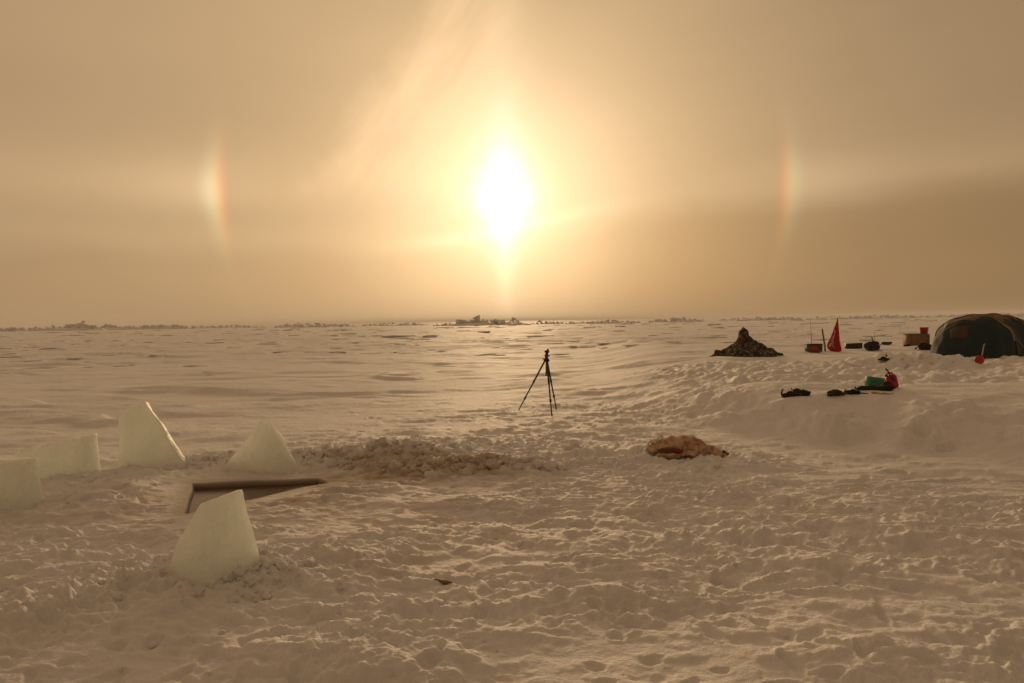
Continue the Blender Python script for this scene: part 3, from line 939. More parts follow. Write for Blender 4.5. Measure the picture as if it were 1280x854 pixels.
# ------------------------------------------------------------------ animal hide
def build_hide():
    p = at(858, 570)
    k = mpp(p)
    t = thing('animal_hide', p, 'brown furry animal hide lying crumpled on the trodden snow', 'animal hide')
    # ridge line of the folded hide, right-up-back in pixels, with half-thickness
    spine = [(-47, 9, 10, 2), (-40, 13, 10, 6), (-28, 19, 10, 10), (-14, 23, 10, 12), (-4, 22, 8, 12), (6, 23, 8, 12), (14, 21, 8, 11), (20, 17, 6, 9), (30, 12, 3, 6), (40, 6, 0, 5), (51, 0, -3, 3)]
    n = 26
    V_, F_ = [], []
    L = 44
    xs = np.linspace(0, len(spine) - 1, L)
    sp = np.array(spine, float)
    P = np.stack([np.interp(xs, range(len(spine)), sp[:, j]) for j in range(4)], -1)
    for i in range(L):
        x, h, y, r_ = P[i]
        for j in range(n):
            a = 2 * math.pi * j / n
            s_, c = math.sin(a), math.cos(a)
            wy = r_ * (1.15 if c > 0 else 1.25)
            z = h - r_ * 0.9 + r_ * s_ * 0.92
            y2 = y + c * wy
            w_ = 4.2 * gn(np.array(x * 0.09 + 3), np.array(a * 1.3 + x * 0.05), 44) + 3.4 * gn(np.array(x * 0.22), np.array(a * 2.4), 45) + 1.3 * gn(np.array(x * 0.5), np.array(a * 4.4), 46)
            V_.append(Vector((x * k + 0.4 * w_ * k, (y2 + c * w_) * k, (z + s_ * w_) * k)))
    for i in range(L - 1):
        for j in range(n):
            F_.append((i * n + j, i * n + (j + 1) % n, (i + 1) * n + (j + 1) % n, (i + 1) * n + j))
    F_.append(tuple(range(n))); F_.append(tuple((L - 1) * n + j for j in range(n)))
    body = MB().add(V_, F_).build('body_fold', M['fur'], t)
    # flap edges in front: two lobes hanging to the snow, shade under the fold put in as a dark-coloured blob
    MB().blob((-22 * k, -7 * k, 3 * k), (18 * k, 7 * k, 4.5 * k), 0.3, 2.5, 3, 4).build('lower_flap', M['fur'], t)
    MB().blob((-26 * k, -7.5 * k, 8 * k), (12 * k, 5 * k, 3.6 * k), 0.25, 3, 3, 7).build('painted_fold_shade', M['furdark'], t)
    MB().blob((-14 * k, -11.5 * k, 8 * k), (7 * k, 3.4 * k, 3.2 * k), 0.3, 3, 2, 9).build('bloody_patch', M['flesh'], t)
    MB().blob((0 * k, -8 * k, 4 * k), (12 * k, 5 * k, 5 * k), 0.35, 3, 3, 11).build('lower_flap', M['fur'], t)
    MB().blob((10 * k, -5 * k, 12 * k), (11 * k, 6 * k, 7 * k), 0.25, 2.5, 3, 13).build('upper_fold', M['fur'], t)
    MB().blob((-1 * k, -11 * k, 1.5 * k), (5 * k, 3 * k, 2 * k), 0.3, 3, 2, 14).build('dark_tip', M['furdark'], t)
    MB().tube([(44 * k, -2 * k, 5 * k), (50 * k, -4 * k, 1.5 * k), (53 * k, -5 * k, -1 * k)], [3.0 * k, 2.6 * k, 1.4 * k], 10).build('dark_tip', M['furdark'], t)
    # loose hair standing up along the folds
    rnd = random.Random(8)
    hv, hf = [], []
    me = body.data
    vs = [v for v in me.vertices]
    for _ in range(2600):
        v = rnd.choice(vs)
        d = (v.normal + Vector((rnd.gauss(0, .4), rnd.gauss(0, .4), rnd.gauss(0, .3)))).normalized()
        if d.z < -0.5: continue
        q = v.co + Vector((rnd.gauss(0, 1), rnd.gauss(0, 1), rnd.gauss(0, 1))) * k * 0.7
        side = d.cross(Vector((rnd.random(), rnd.random(), rnd.random()))).normalized() * 0.0018
        i = len(hv)
        hv += [q - side, q + side, q + d * rnd.uniform(0.012, 0.032)]
        hf.append((i, i + 1, i + 2))
    h = MB().add(hv, hf)
    me2 = bpy.data.meshes.new('fur'); me2.from_pydata([v[:] for v in h.v], [], h.f)
    tag(link('fur', me2, M['fur'], t), kind='stuff')
    pv, pf = [], []
    for _ in range(260):
        x = rnd.uniform(-46, -28)
        q = Vector((x * k, rnd.uniform(2, 14) * k, (12 + (x + 46) * 0.5 + rnd.uniform(-3, 3)) * k))
        d = Vector((rnd.gauss(-.4, .4), rnd.gauss(0, .4), rnd.uniform(.2, 1))).normalized()
        side = d.cross(Vector((rnd.random(), rnd.random(), rnd.random()))).normalized() * 0.003
        i = len(pv); pv += [q - side, q + side, q + d * rnd.uniform(0.02, 0.045)]; pf.append((i, i + 1, i + 2))
    me3 = bpy.data.meshes.new('pale_fringe'); me3.from_pydata([v[:] for v in pv], [], pf)
    tag(link('pale_fringe', me3, M['furpale'], t), kind='stuff')


build_hide()

# ------------------------------------------------------------------ camouflage heap
def build_camo():
    p = at(932, 446)
    k = mpp(p)
    t = thing('camouflage_sheet', p, 'camouflage sheet draped to a point over a heap, standing on the snow', 'camouflage sheet')
    # skyline heights by angle: draped cloth round a central point
    n, L = 72, 22
    V_, F_ = [Vector((-3 * k, 0, 37.5 * k))], []
    for i in range(1, L + 1):
        s_ = i / L
        for j in range(n):
            a = 2 * math.pi * j / n
            fold = 1 + 0.13 * math.sin(a * 5 + 1.0) * s_ + 0.07 * math.sin(a * 9 + 2.0) * s_ + 0.05 * math.sin(a * 14) * s_
            rx = (38 if math.cos(a) < 0 else 46) * fold
            ry = 34 * fold
            h = 38 * (0.50 * (1 - s_) ** 1.7 + 0.50 * (1 - s_)) - 3.0 * math.exp(-(s_ / 0.03) ** 2)
            neck = 0.62 + 0.38 * S(np.array(s_), 0.25, 0.75) + 0.95 * (1 - S(np.array(s_), 0.0, 0.26))
            x, y = math.cos(a) * rx * s_ * float(neck) - 3, math.sin(a) * ry * s_ * float(neck)
            w_ = 1.4 * float(gn(np.array(x * 0.16), np.array(y * 0.16), 47)) + 1.0 * float(gn(np.array(x * 0.4), np.array(y * 0.4), 48))
            z = (h + w_ * min(1, s_ * 3) * (2.6 if s_ < .95 else .3) + (2.5 * math.cos(a - 0.4) * s_ * (1 - s_) * 4)) - 0.8
            V_.append(Vector((x * k, y * k, z * k)))
    for j in range(n): F_.append((0, 1 + j, 1 + (j + 1) % n))
    for i in range(L - 1):
        for j in range(n):
            a = 1 + i * n
            F_.append((a + j, a + n + j, a + n + (j + 1) % n, a + (j + 1) % n))
    MB().add(V_, F_).build('sheet', M['camo'], t)
    MB().blob((-36 * k, -6 * k, 4.5 * k), (4.2 * k, 4 * k, 5.0 * k), 0.4, 2, 3, 3).build('bunched_corner', M['camo'], t)
    MB().blob((-10 * k, -27 * k, -0.5 * k), (7 * k, 5 * k, 4 * k), 0.3, 2, 3, 5).build('bunched_corner', M['camo'], t)
    MB().blob((38 * k, -4 * k, 2 * k), (8 * k, 6 * k, 2.6 * k), 0.3, 2, 3, 6).build('bunched_corner', M['camo'], t)
    MB().blob((-7.5 * k, -9 * k, 22 * k), (2.2 * k, 1.4 * k, 5 * k), 0.25, 2, 2, 8).build('rusty_patch', M['trim'], t)


build_camo()

# ------------------------------------------------------------------ camp gear on the skyline
def rotz(a): return Matrix.Rotation(a, 3, 'Z')
def roty(a): return Matrix.Rotation(a, 3, 'Y')
def rotx(a): return Matrix.Rotation(a, 3, 'X')


p = at(1017, 440); k = mpp(p)
t = thing('crate', p, 'dark reddish crate half sunk in snow between the thin mast and camouflaged heap', 'crate', 0.15)
MB().box((0, 0, 4.5 * k), (18 * k, 11 * k, 9 * k), None, 0.6 * k).build('body', M['grey'], t)
MB().box((0, 0, 9.4 * k), (18.6 * k, 11.6 * k, 1.4 * k), None, 0.4 * k).build('lid', M['black'], t)
MB().box((-3 * k, -5.8 * k, 4 * k), (8 * k, 0.8 * k, 6 * k), roty(0.15), 0.3 * k).build('red_panel', M['red'], t)
MB().box((6 * k, -5.8 * k, 5 * k), (2 * k, 0.8 * k, 2.4 * k), None, 0.2 * k).build('latch', M['metal'], t)

p = at(1015, 441); k = mpp(p)
t = thing('mast', p, 'very thin tall rod standing upright in front of the dark reddish crate', 'rod')
MB().tube([(0, 0, -0.1), (-0.9 * k, 0, 22 * k)], 0.35 * k, 8).build('lower_section', M['pole'], t)
MB().tube([(-0.9 * k, 0, 22 * k), (-2.2 * k, 0, 44 * k)], [0.28 * k, 0.16 * k], 8).build('upper_section', M['pole'], t)

p = at(1032, 439); k = mpp(p)
o = MB().tube([(0, 0, -0.15), (-1.2 * k, 0, 8 * k), (-4.2 * k, 0, 27.5 * k), (-4.25 * k, 0, 28 * k)], [1.05 * k, 1.1 * k, 0.95 * k, 0.6 * k], 10).build('wooden_stake', M['wood_old'], None, p)
tag(o, 'short weathered wooden stake leaning left, just left of the red flag', 'stake')


def build_flag():
    p = at(1043, 440); k = mpp(p)
    t = thing('flag', p, 'red flag hanging limp from its pole, white marks down its left side', 'flag')
    MB().tube([(3.0 * k, 0, -0.2), (3.4 * k, 0, 20 * k), (4.0 * k, 0, 43 * k)], [0.6 * k, 0.5 * k, 0.4 * k], 8).build('pole', M['wood_old'], t)
    rows, cols = 34, 26
    zt = np.linspace(41.5, 0.5, rows)
    lf = np.interp(zt, [0, 4, 8, 12, 18, 25, 33, 41.5], [-4.5, -8.5, -9.0, -7.5, -4.5, -2.0, 0.8, 3.6])
    rg = np.interp(zt, [0, 4, 8, 12, 18, 25, 33, 41.5], [8.4, 8.6, 8.0, 7.0, 6.6, 6.0, 5.0, 4.3])

    def pt(u, v):
        i = v * (rows - 1)
        z = float(np.interp(i, range(rows), zt)); a = float(np.interp(i, range(rows), lf)); b = float(np.interp(i, range(rows), rg))
        w_ = (b - a)
        y = math.sin(u * 13 + v * 3) * 0.15 * w_ * (0.35 + v * .5) - 0.6
        zz = z + 2.2 * math.sin(u * 6.0 + 0.6) * max(0, v - .6) - (2.4 * math.exp(-((u - .42) / .22) ** 2) * max(0, v - .7) / .3)
        return Vector(((a + w_ * u) * k, y * k, zz * k))
    V_, F_ = [], []
    for off in (0, 0.25):
        for i in range(rows):
            for j in range(cols):
                V_.append(pt(j / (cols - 1), i / (rows - 1)) + Vector((0, off * k, 0)))
    N = rows * cols
    for i in range(rows - 1):
        for j in range(cols - 1):
            a = i * cols + j
            F_.append((a, a + 1, a + cols + 1, a + cols))
            F_.append((N + a, N + a + cols, N + a + cols + 1, N + a + 1))
    for i in range(rows - 1):
        for j in (0, cols - 1):
            a = i * cols + j
            F_.append((a, a + cols, N + a + cols, N + a))
    cl = MB().add(V_, F_).build('cloth', M['flag'], t)
    # printed white lettering, crumpled by the folds: bent strokes
    pr = MB()
    for (us, vs) in (([.10, .22, .30, .42], [.80, .74, .78, .70]), ([.14, .26, .40], [.70, .66, .72]), ([.12, .22, .34, .30], [.62, .56, .62, .68]), ([.16, .30, .44], [.54, .50, .57]),
                     ([.18, .30, .28], [.46, .42, .50]), ([.22, .40, .50], [.60, .66, .76]), ([.30, .42, .52], [.84, .78, .88]), ([.16, .26, .36], [.40, .37, .42]), ([.05, .12, .2], [.88, .80, .84])):
        U = np.interp(np.linspace(0, len(us) - 1, 12), range(len(us)), us); W = np.interp(np.linspace(0, len(us) - 1, 12), range(len(us)), vs)
        vv, ff = [], []
        for a, b in zip(U, W):
            for s_ in (-1, 1):
                vv.append(pt(a, b + s_ * 0.019) + Vector((0, -0.25 * k, 0)))
        for i in range(11): ff.append((2 * i, 2 * i + 1, 2 * i + 3, 2 * i + 2))
        pr.add(vv, ff)
    pr.build('white_print', M['white'], cl)


build_flag()

p = at(1067, 436); k = mpp(p)
t = thing('case', p, 'long low dark case lying in snow just right of the red flag', 'case', -0.06, tilt=(0, -0.04))
MB().box((0, 0, 3.2 * k), (19 * k, 8 * k, 6 * k), None, 0.5 * k).build('body', M['black'], t)
MB().box((0, 0, 6.2 * k), (19.4 * k, 8.4 * k, 1.2 * k), None, 0.3 * k).build('lid', M['metal'], t)
for x in (-5, 5): MB().box((x * k, -4.3 * k, 5.0 * k), (1.8 * k, 0.7 * k, 2 * k), None, 0.15 * k).build('latch', M['metal'], t)

p = at(1090, 438); k = mpp(p)
t = thing('rucksack', p, 'dark bulging rucksack lying on snow right of the long case', 'rucksack')
MB().blob((0, 0, 4.8 * k), (9.5 * k, 6 * k, 5.6 * k), 0.22, 2.2, 3, 21).build('body', M['cloth_black'], t)
MB().blob((1.5 * k, -1 * k, 8.6 * k), (6.5 * k, 4.4 * k, 2.4 * k), 0.25, 2.5, 3, 22).build('flap', M['cloth_black'], t)
MB().blob((-6.5 * k, -3.8 * k, 3.6 * k), (3 * k, 2.4 * k, 2.8 * k), 0.2, 2.5, 2, 23).build('pocket', M['cloth_black'], t)
MB().tube([(5 * k, -4.6 * k, 8 * k), (6.6 * k, -6.2 * k, 4 * k), (6 * k, -5 * k, 0.6 * k)], 0.55 * k, 6).build('strap', M['trim'], t)

p = at(1094, 438) + Vector((0, 0.12, 0)); k = mpp(p)
o = MB().tube([(2 * k, 0, -0.2 * k), (0.5 * k, 0, 8 * k), (-2 * k, 0, 16 * k), (-2.3 * k, 0, 16.4 * k)], [0.9 * k, 0.85 * k, 0.7 * k, 0.3 * k], 8).build('stick', M['wood_old'], None, p)
tag(o, 'short thick stick poking up behind the dark rucksack', 'stick')
p = at(1099, 438) + Vector((0, 0.3, 0)); k = mpp(p)
o = MB().tube([(0, 0, -0.2), (-0.2 * k, 0, 12 * k), (-0.7 * k, 0, 23 * k)], [0.3 * k, 0.28 * k, 0.16 * k], 8).build('rod', M['pole'], None, p)
tag(o, 'short thin rod upright between the dark rucksack and dark green cloth', 'rod')

p = at(1108, 431); k = mpp(p)
mb = MB().blob((0, 0, 1.6 * k), (6 * k, 3 * k, 1.9 * k), 0.35, 2.4, 3, 31).blob((4.5 * k, 0, 2.4 * k), (3 * k, 2 * k, 1.1 * k), 0.3, 2.4, 2, 32).tube([(-9 * k, -1 * k, 0.2 * k), (-5 * k, -1 * k, 1.2 * k)], 0.5 * k, 6)
tag(mb.build('cloth', M['dkgreen'], None, p), 'crumpled dark green cloth on top of the snow bank right of the rucksack', 'cloth')

p = at(1106, 451); k = mpp(p)
mb = MB().blob((0, 0, 1.4 * k), (8 * k, 4 * k, 1.7 * k), 0.3, 2.4, 3, 33).blob((-2 * k, 0, 3.2 * k), (3.2 * k, 2.4 * k, 1.8 * k), 0.3, 2.4, 2, 34).tube([(-9 * k, -1 * k, 0.4 * k), (-5 * k, 0, 2 * k)], [0.3 * k, 0.8 * k], 6)
tag(mb.build('glove', M['cloth_black'], None, p), 'small crumpled dark cloth bundle below the rucksack on the trodden slope', 'cloth')
p = at(1108, 446); k = mpp(p)
tag(MB().blob((0, 0, 1.2 * k), (1.3 * k, 1.3 * k, 1.4 * k), 0.12, 2, 2, 35).tube([(0, 0, 2.4 * k), (0.3 * k, 0, 3.4 * k)], 0.3 * k, 6).build('float', M['trim'], None, p), 'tiny dark red round float beside the small crumpled bundle', 'float')
p = at(1134, 433); k = mpp(p)
tag(MB().blob((0, 0, 1.0 * k), (4 * k, 2.6 * k, 1.5 * k), 0.3, 2.2, 3, 36).blob((-2.4 * k, 0, 0.5 * k), (2 * k, 1.6 * k, 1 * k), 0.3, 2.2, 2, 37).build('pouch', M['cloth_black'], None, p), 'small dark pouch lying on snow left of the plywood box', 'pouch')

p = at(1158, 433) + Vector((0, 0.7, -0.07)); k = mpp(p)
t = thing('plywood_box', p, 'light plywood box standing beside the left end of the tent', 'box', -0.05)
MB().box((1 * k, 0, 8 * k), (25 * k, 15 * k, 16 * k), None, 0.4 * k).build('body', M['wood'], t)
MB().box((1 * k, 0, 16.6 * k), (25.6 * k, 15.6 * k, 1.0 * k), None, 0.3 * k).build('lid', M['wood_old'], t)
for x in (-10.6, 12.6): MB().box((x * k, -7.8 * k, 8 * k), (1.6 * k, 0.7 * k, 15 * k), None, 0.2 * k).build('batten', M['wood_old'], t)
pb = p
o = MB().lathe([(0, 0), (3.6 * k, 0), (4.2 * k, 0.4 * k), (5.0 * k, 7.6 * k), (5.3 * k, 8 * k), (4.6 * k, 8 * k), (3.9 * k, 1.2 * k), (0, 1.2 * k)], 18).build('red_tub', M['red'], None, p + Vector((11.5 * k, 1 * k, 17.0 * k)))
tag(o, 'red plastic tub on the plywood box, against the tent', 'tub')

p = at(1154, 437); k = mpp(p)
t = thing('bag', p, 'black bag slumped in front of plywood box at the end of tent', 'bag')
MB().blob((3 * k, 0, 3.2 * k), (9 * k, 5 * k, 4.2 * k), 0.25, 2.2, 3, 41).build('body', M['cloth_black'], t)
MB().blob((0, 0, 6.6 * k), (4 * k, 3 * k, 2.6 * k), 0.3, 2.2, 2, 42).build('top_flap', M['cloth_black'], t)
MB().tube([(-11 * k, -1 * k, 0.6 * k), (-7 * k, -1.4 * k, 3.6 * k), (-2 * k, -1 * k, 7 * k), (4 * k, -2 * k, 7.5 * k)], 0.8 * k, 6).build('strap', M['cloth_black'], t)

# ------------------------------------------------------------------ tent
def build_tent():
    p = at(1216, 449) + Vector((0.75, 1.10, 0.0)); k = mpp(p)
    t = thing('tent', p, 'dark teal tunnel tent with tan top and brown window flap, banked with snow', 'tent')
    th = R(42)
    a_ = Vector((math.cos(th), math.sin(th), 0)); l_ = Vector((math.sin(th), -math.cos(th), 0))
    # hoops: distance along the tent, half width, height
    hoops = [(-1.16, 0.20, 0.22), (-1.10, 0.46, 0.46), (-0.92, 0.72, 0.76), (-0.65, 0.90, 1.02), (-0.33, 1.00, 1.19), (0.0, 1.05, 1.29), (0.45, 1.03, 1.26), (1.0, 1.05, 1.25), (1.5, 1.06, 1.29), (2.1, 1.03, 1.24), (2.7, 1.03, 1.22), (3.2, 0.95, 1.05), (3.6, 0.7, 0.65), (3.75, 0.35, 0.25)]
    hs = np.array(hoops)
    N, Q = 70, 48
    ss = np.interp(np.linspace(0, len(hoops) - 1, N), range(len(hoops)), hs[:, 0])

    def surf(s, q, out=0.0):
        w = float(np.interp(s, hs[:, 0], hs[:, 1])) + out; h = float(np.interp(s, hs[:, 0], hs[:, 2])) + out
        b = math.pi * q
        c, sn = math.cos(b), math.sin(b)
        x = math.copysign(abs(c) ** 0.85, c) * w; z = abs(sn) ** 0.82 * h * 1.03
        sag = 0.018 * math.sin(s * 5 + 1) * sn
        sag += 0.055 * math.sin(math.pi * min(1, max(0, (s - 0.0) / 1.5))) * sn * (s > 0) * (s < 1.5)
        wob = 1 + 0.022 * math.sin(s * 4.1 + b * 3) + 0.014 * math.sin(s * 9.3 - b * 7) + 0.010 * math.sin(b * 13 + s * 3)
        return a_ * s + l_ * (x * wob) + Vector((0, 0, z * wob - sag - 0.12))

    def patch(name, m_, s0, s1, q0, q1, out, parent=t, ns=20, nq=24, wav=0.0, thick=0.012):
        V_, F_ = [], []
        for o_ in (out, out - thick):
            for i in range(ns + 1):
                for j in range(nq + 1):
                    s = s0 + (s1 - s0) * i / ns; q = q0 + (q1 - q0) * j / nq
                    if wav and j in (0, nq): q += wav * math.sin(s * 9 + j) + wav * 0.6 * math.sin(s * 23)
                    V_.append(surf(s, q, o_))
        M_ = (ns + 1) * (nq + 1)
        for i in range(ns):
            for j in range(nq):
                a = i * (nq + 1) + j
                F_.append((a, a + 1, a + nq + 2, a + nq + 1)); F_.append((M_ + a, M_ + a + nq + 1, M_ + a + nq + 2, M_ + a + 1))
        for i in range(ns):
            for j in (0, nq):
                a = i * (nq + 1) + j; F_.append((a, a + nq + 1, M_ + a + nq + 1, M_ + a))
        for j in range(nq):
            for i in (0, ns):
                a = i * (nq + 1) + j; F_.append((a, a + 1, M_ + a + 1, M_ + a))
        return MB().add(V_, F_).build(name, m_, parent)
    V_, F_ = [], []
    for s in ss:
        for j in range(Q + 1): V_.append(surf(float(s), j / Q))
    for i in range(N - 1):
        for j in range(Q):
            a = i * (Q + 1) + j
            F_.append((a, a + 1, a + Q + 2, a + Q + 1))
    F_.append(tuple(range(Q + 1))); F_.append(tuple((N - 1) * (Q + 1) + j for j in range(Q + 1)))
    body = MB().add(V_, F_).build('canopy', M['teal'], t)
    patch('top_sheet', M['fly'], 0.06, 2.64, 0.34, 0.70, 0.012, ns=44, wav=0.014)
    patch('top_sheet', M['fly'], -0.50, -0.055, 0.45, 0.70, 0.012, ns=14, wav=0.014)
    for s in (0.0, 1.5, 2.7): patch('pole_sleeve', M['trim'], s - 0.05, s + 0.05, 0.01, 0.99, 0.028, ns=3, nq=40)
    patch('frosted_edge', M['pale'], -0.16, -0.06, 0.13, 0.46, 0.022, ns=4, nq=26, wav=0.01)
    patch('window_flap', M['patch'], -0.98, -0.74, 0.47, 0.63, 0.014, ns=8, nq=10)
    patch('snow_skirt', M['teal'], -1.22, 2.9, 0.0, 0.03, 0.05, ns=40, nq=3)
    for s, q in ((0.0, 0.30), (1.5, 0.25)):
        A = surf(s, q, 0.03)
        B = A + l_ * 0.75 + Vector((0, 0, -A.z - 0.05)) - a_ * 0.1
        MB().tube([A, B], 0.006, 6).build('guy_line', M['pole'], t)
    return p


build_tent()

p = at(1224, 455); k = mpp(p)
t = thing('scoop', p, 'red plastic scoop with pale handle stuck in snow before the tent', 'scoop', tilt=(0.0, 0.12))
mb = MB()
prof = [(1.4, -1.5), (4.2, 0.6), (6.0, 3.2), (6.2, 6.0), (4.6, 8.8), (2.4, 10.2)]
V_, F_ = [], []
for off in (0.0, 0.7):
    for (w_, z) in prof:
        for j in range(9):
            u = j / 8 * 2 - 1
            V_.append(Vector((u * w_ * k, (u * u * 2.2 - 2.2 + off) * k, z * k)))
n9 = len(prof) * 9
for i in range(len(prof) - 1):
    for j in range(8):
        a = i * 9 + j
        F_.append((a, a + 1, a + 10, a + 9)); F_.append((n9 + a, n9 + a + 9, n9 + a + 10, n9 + a + 1))
    for j in (0, 8):
        a = i * 9 + j; F_.append((a, a + 9, n9 + a + 9, n9 + a))
for i in (0, len(prof) - 1):
    for j in range(8):
        a = i * 9 + j; F_.append((a, a + 1, n9 + a + 1, n9 + a))
mb.add(V_, F_).build('blade', M['red'], t)
MB().tube([(1.5 * k, -1 * k, 8 * k), (2.5 * k, 0, 14 * k), (4 * k, 1 * k, 25 * k)], 0.75 * k, 8).build('handle', M['pole'], t)
MB().tube([(3.0 * k, -1 * k, 25 * k), (5.2 * k, 2 * k, 25.2 * k)], 0.8 * k, 8).build('grip', M['pole'], t)
p = at(1231, 452); k = mpp(p)
o = MB().tube([(0, 0, -1 * k), (1.5 * k, 0, 2.4 * k), (3.4 * k, 0, 5 * k)], [0.9 * k, 0.8 * k, 0.5 * k], 8).build('peg', M['pole'], None, p)
tag(o, 'pale tent peg leaning right beside the red scoop', 'peg')

# ------------------------------------------------------------------ gear on the lower terrace
def heap(name, px, py, w_px, h_px, label, cat, seed, m_='cloth_black', n=9, strap=True):
    p = at(px, py); k = mpp(p)
    rnd = random.Random(seed)
    t = thing(name, p, label, cat)
    mb = MB()
    for i in range(n):
        u = rnd.uniform(-.42, .42)
        s_ = rnd.uniform(.10, .19) * w_px
        mb.blob((u * w_px * k, rnd.uniform(-3, 3) * k, rnd.uniform(.1, .42) * h_px * k * (1.3 - abs(u))), (s_ * k, s_ * .8 * k, rnd.uniform(.26, .45) * h_px * k), 0.35, 2.6, 3, seed + i, rz=rnd.uniform(-.5, .5))
    mb.build('folded_cloth', M[m_], t)
    if strap:
        for i in range(4):
            x0 = rnd.uniform(-.5, .1) * w_px; pts = []
            for q in range(8):
                pts.append(((x0 + q * w_px * 0.07) * k, (-3.5 + rnd.uniform(-2, 2)) * k, (abs(rnd.gauss(.4, .3)) * h_px * 0.9 + 0.2) * k))
            MB().tube(pts, 0.42 * k, 6).build('strap', M['cloth_black' if i % 2 else 'furdark'], t)
    return t, k


t, k = heap('net', 994, 496, 34, 11, 'small dark heap of netting lying by itself on the terrace', 'net', 50)
MB().tube([(-15 * k, 0, 0), (-17 * k, 0, 4 * k), (-16 * k, 0, 9 * k), (-14.5 * k, 0, 9.5 * k)], [1.6 * k, 1.2 * k, 1.0 * k, 0.6 * k], 8).build('standing_end', M['cloth_black'], t)
t, k = heap('harness', 1056, 494, 40, 9, 'dark tangle of dog harness straps between the netting and black bag', 'harness', 70)
MB().tube([(-22 * k, -1 * k, 0.6 * k), (-18 * k, -2 * k, 2.2 * k), (-15 * k, -1 * k, 5.2 * k), (-12 * k, 0, 5.5 * k), (-11 * k, -1 * k, 1.5 * k), (-6 * k, -3 * k, 0.6 * k), (-2 * k, -4 * k, 0.5 * k)], 0.9 * k, 8).build('strap', M['furdark'], t)
MB().tube([(12 * k, 0, 3.4 * k), (20 * k, -1 * k, 2.2 * k), (30 * k, -2 * k, 0.9 * k), (38 * k, -2 * k, 0.7 * k)], [1.2 * k, 0.8 * k, 0.7 * k, 0.6 * k], 8).build('strap', M['cloth_black'], t)

p = at(1095, 489); k = mpp(p)
t = thing('long_bag', p, 'long black bag lying flat in front of the green bucket', 'bag', -0.08)
mb = MB()
pts, rad = [], []
for i in range(15):
    u = i / 14
    pts.append(((-24 + 48 * u) * k, 0.5 * k * math.sin(u * 7), (3.4 + 0.7 * math.sin(u * 9) - 0.8 * (1 - u)) * k))
    rad.append((0.6 + 3.4 * min(1, u * 8) * min(1, (1 - u) * 9) * (0.80 + 0.2 * u) + 0.35 * math.sin(u * 17)) * k)
mb.tube(pts, rad, 16)
mb.build('body', M['cloth_black'], t)
MB().tube([(-24 * k, 0, 3 * k), (-26 * k, -0.5 * k, 4 * k), (-24.5 * k, -1 * k, 5.4 * k)], 1.1 * k, 8).build('end_loop', M['trim'], t)
for u in (-10, 6, 16):
    MB().tube([(u * k, 4.1 * k * math.sin(a) * 0.98, (3.4 + 4.15 * math.cos(a)) * k) for a in np.linspace(-2.2, 2.2, 12)], 0.45 * k, 6).build('strap', M['black'], t)

p = at(1100, 484) + Vector((0, 0.12, 0)); k = mpp(p)
t = thing('bucket', p, 'green plastic bucket lying on its side behind the long black bag', 'bucket')
ax = Matrix.Translation(Vector((-12 * k, 0, 6.5 * k))) @ Matrix.Rotation(R(96), 4, 'Y')
MB().lathe([(0, 0), (5.6 * k, 0), (6.6 * k, 0.6 * k), (6.6 * k, 6 * k), (6.2 * k, 17 * k)], 28, ax).build('body', M['green'], t)
MB().lathe([(6.22 * k, 16.9 * k), (5.9 * k, 20 * k), (5.4 * k, 25 * k), (5.6 * k, 25.6 * k), (5.1 * k, 26 * k), (4.9 * k, 25 * k), (5.3 * k, 18 * k), (0, 17.5 * k)], 28, ax).build('frosted_rim', M['frost'], t)
MB().tube([(9.5 * k, -5.5 * k, 6 * k), (4 * k, -7.2 * k, 2.4 * k), (-2 * k, -7.6 * k, 0.6 * k), (-5 * k, -7.4 * k, 4 * k)], 0.35 * k, 6).build('bail_handle', M['pole'], t)

p = at(1119, 486) + Vector((0, 0.05, 0)); k = mpp(p)
t = thing('jerrycan', p, 'red jerrycan tilted against the mouth of the green bucket', 'jerrycan', 0.2, tilt=(-0.1, -0.22))
b = MB().box((0, 0, 8.6 * k), (13 * k, 8.5 * k, 17 * k), None, 1.6 * k).build('body', M['red'], t)
MB().tube([(-5 * k, 0, 17 * k), (-3.6 * k, 0, 19.6 * k), (2.6 * k, 0, 19.6 * k), (4 * k, 0, 17 * k)], 1.0 * k, 8).build('handle', M['red'], t)
MB().tube([(-5.2 * k, 0, 16.6 * k), (-5.6 * k, 0, 19 * k)], 1.6 * k, 12).build('cap', M['black'], t)
MB().box((-1 * k, -4.3 * k, 8 * k), (7 * k, 0.5 * k, 10 * k), None, 0.2 * k).build('side_rib', M['red'], t)
kk = k
p2 = at(1113, 486) + Vector((0, -0.06, 0))
o = MB().tube([(3.0 * kk, 0, 10 * kk), (0.5 * kk, 0, 13 * kk), (-2.4 * kk, 0, 16.5 * kk), (-4.6 * kk, 0, 20.5 * kk), (-6.6 * kk, 0, 23.8 * kk), (-9.4 * kk, 0, 25.4 * kk)], [1.5 * kk, 1.4 * kk, 1.1 * kk, 1.0 * kk, 0.95 * kk, 0.9 * kk], 10).build('hose', M['black'], None, p2)
tag(o, 'bent black hose rising out beside the red jerrycan', 'hose')
o = MB().blob((-1.5 * kk, 0, 5 * kk), (3.6 * kk, 3 * kk, 3.6 * kk), 0.3, 2.4, 3, 77).blob((2 * kk, 0, 1.6 * kk), (5 * kk, 3 * kk, 2 * kk), 0.3, 2.4, 3, 78).build('rag', M['cloth_black'], None, p2 + Vector((-3 * kk, 0.06, 0)))
tag(o, 'dark wet rag stuffed between bucket mouth and red jerrycan', 'rag')

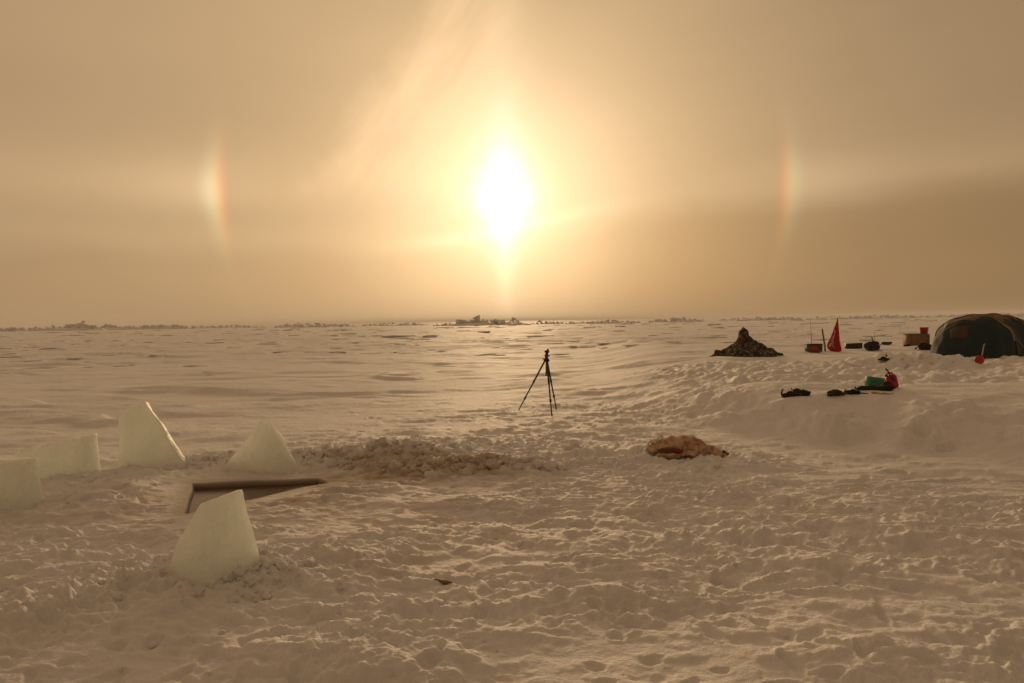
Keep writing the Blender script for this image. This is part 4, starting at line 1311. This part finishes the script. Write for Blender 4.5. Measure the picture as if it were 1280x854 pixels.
p = at(1098, 494); k = mpp(p)
pts = []
for i in range(16):
    u = i / 15
    pts.append(((-7 + 25 * u) * k, (1.5 - 4 * u + 1.1 * math.sin(u * 11)) * k, (1.9 + 0.5 * math.sin(u * 14)) * k))
o = MB().tube(pts, [1.9 * k if i < 6 else 1.6 * k * (1 - i / 22) for i in range(16)], 8).build('yellow_strap', M['yellow'], None, p)
tag(o, 'yellow webbing strap trailing on the snow in front of long black bag', 'strap')

p = at(1130, 466); k = mpp(p)
pts = []
for i in range(24):
    u = i / 23
    q = at(1111 + 33 * u, 471 - 18 * u + 1.6 * math.sin(u * 13))
    pts.append(q - p + Vector((0, 0, 0.006 + 0.02 * (math.sin(u * 21) > 0))))
o = MB().tube(pts, 0.3 * k, 6).build('cord', M['wood_old'], None, p)
tag(o, 'thin dark cord trailing up the slope from the red jerrycan', 'cord')

# broken bit of wood with an icy tip, alone in the foreground
p = at(551, 730); k = mpp(p)
t = thing('wood_splinter', p, 'broken splinter of wood lying alone in the foreground snow', 'splinter', tilt=(0, 0.12))
MB().tube([(-10 * k, 1 * k, 4.5 * k), (-5 * k, 0, 4.6 * k), (0, -1 * k, 3.2 * k), (6 * k, 0, 2.6 * k), (14 * k, 1 * k, 2.4 * k)], [0.7 * k, 1.0 * k, 2.0 * k, 2.6 * k, 1.0 * k], 7).build('shaft', M['wood_old'], t)
MB().tube([(-3 * k, -1 * k, 3.0 * k), (3 * k, -2 * k, 1.2 * k), (12 * k, -1 * k, 0.9 * k)], [0.4 * k, 1.1 * k, 0.5 * k], 6).build('torn_bark', M['furdark'], t)
MB().blob((-10 * k, 0.5 * k, 4.6 * k), (1.5 * k, 1.4 * k, 1.4 * k), 0.2, 2, 2, 3).build('icy_tip', M['ice'], t)

# ------------------------------------------------------------------ air
hz = bpy.data.materials.new('haze')
hz.use_nodes = True
hn, hl = hz.node_tree.nodes, hz.node_tree.links
hn.clear()
pv = hn.new('ShaderNodeVolumePrincipled')
pv.inputs['Color'].default_value = (0.95, 0.93, 0.90, 1)
pv.inputs['Density'].default_value = 0.0006
pv.inputs['Anisotropy'].default_value = 0.05
ho = hn.new('ShaderNodeOutputMaterial')
hl.new(pv.outputs[0], ho.inputs['Volume'])
b = MB().box((0, 0, 3.2), (8600, 8600, 9.4)).build('haze', hz, smooth=False)
tag(b, 'pale haze of blowing snow over the ice', None, None, 'stuff')
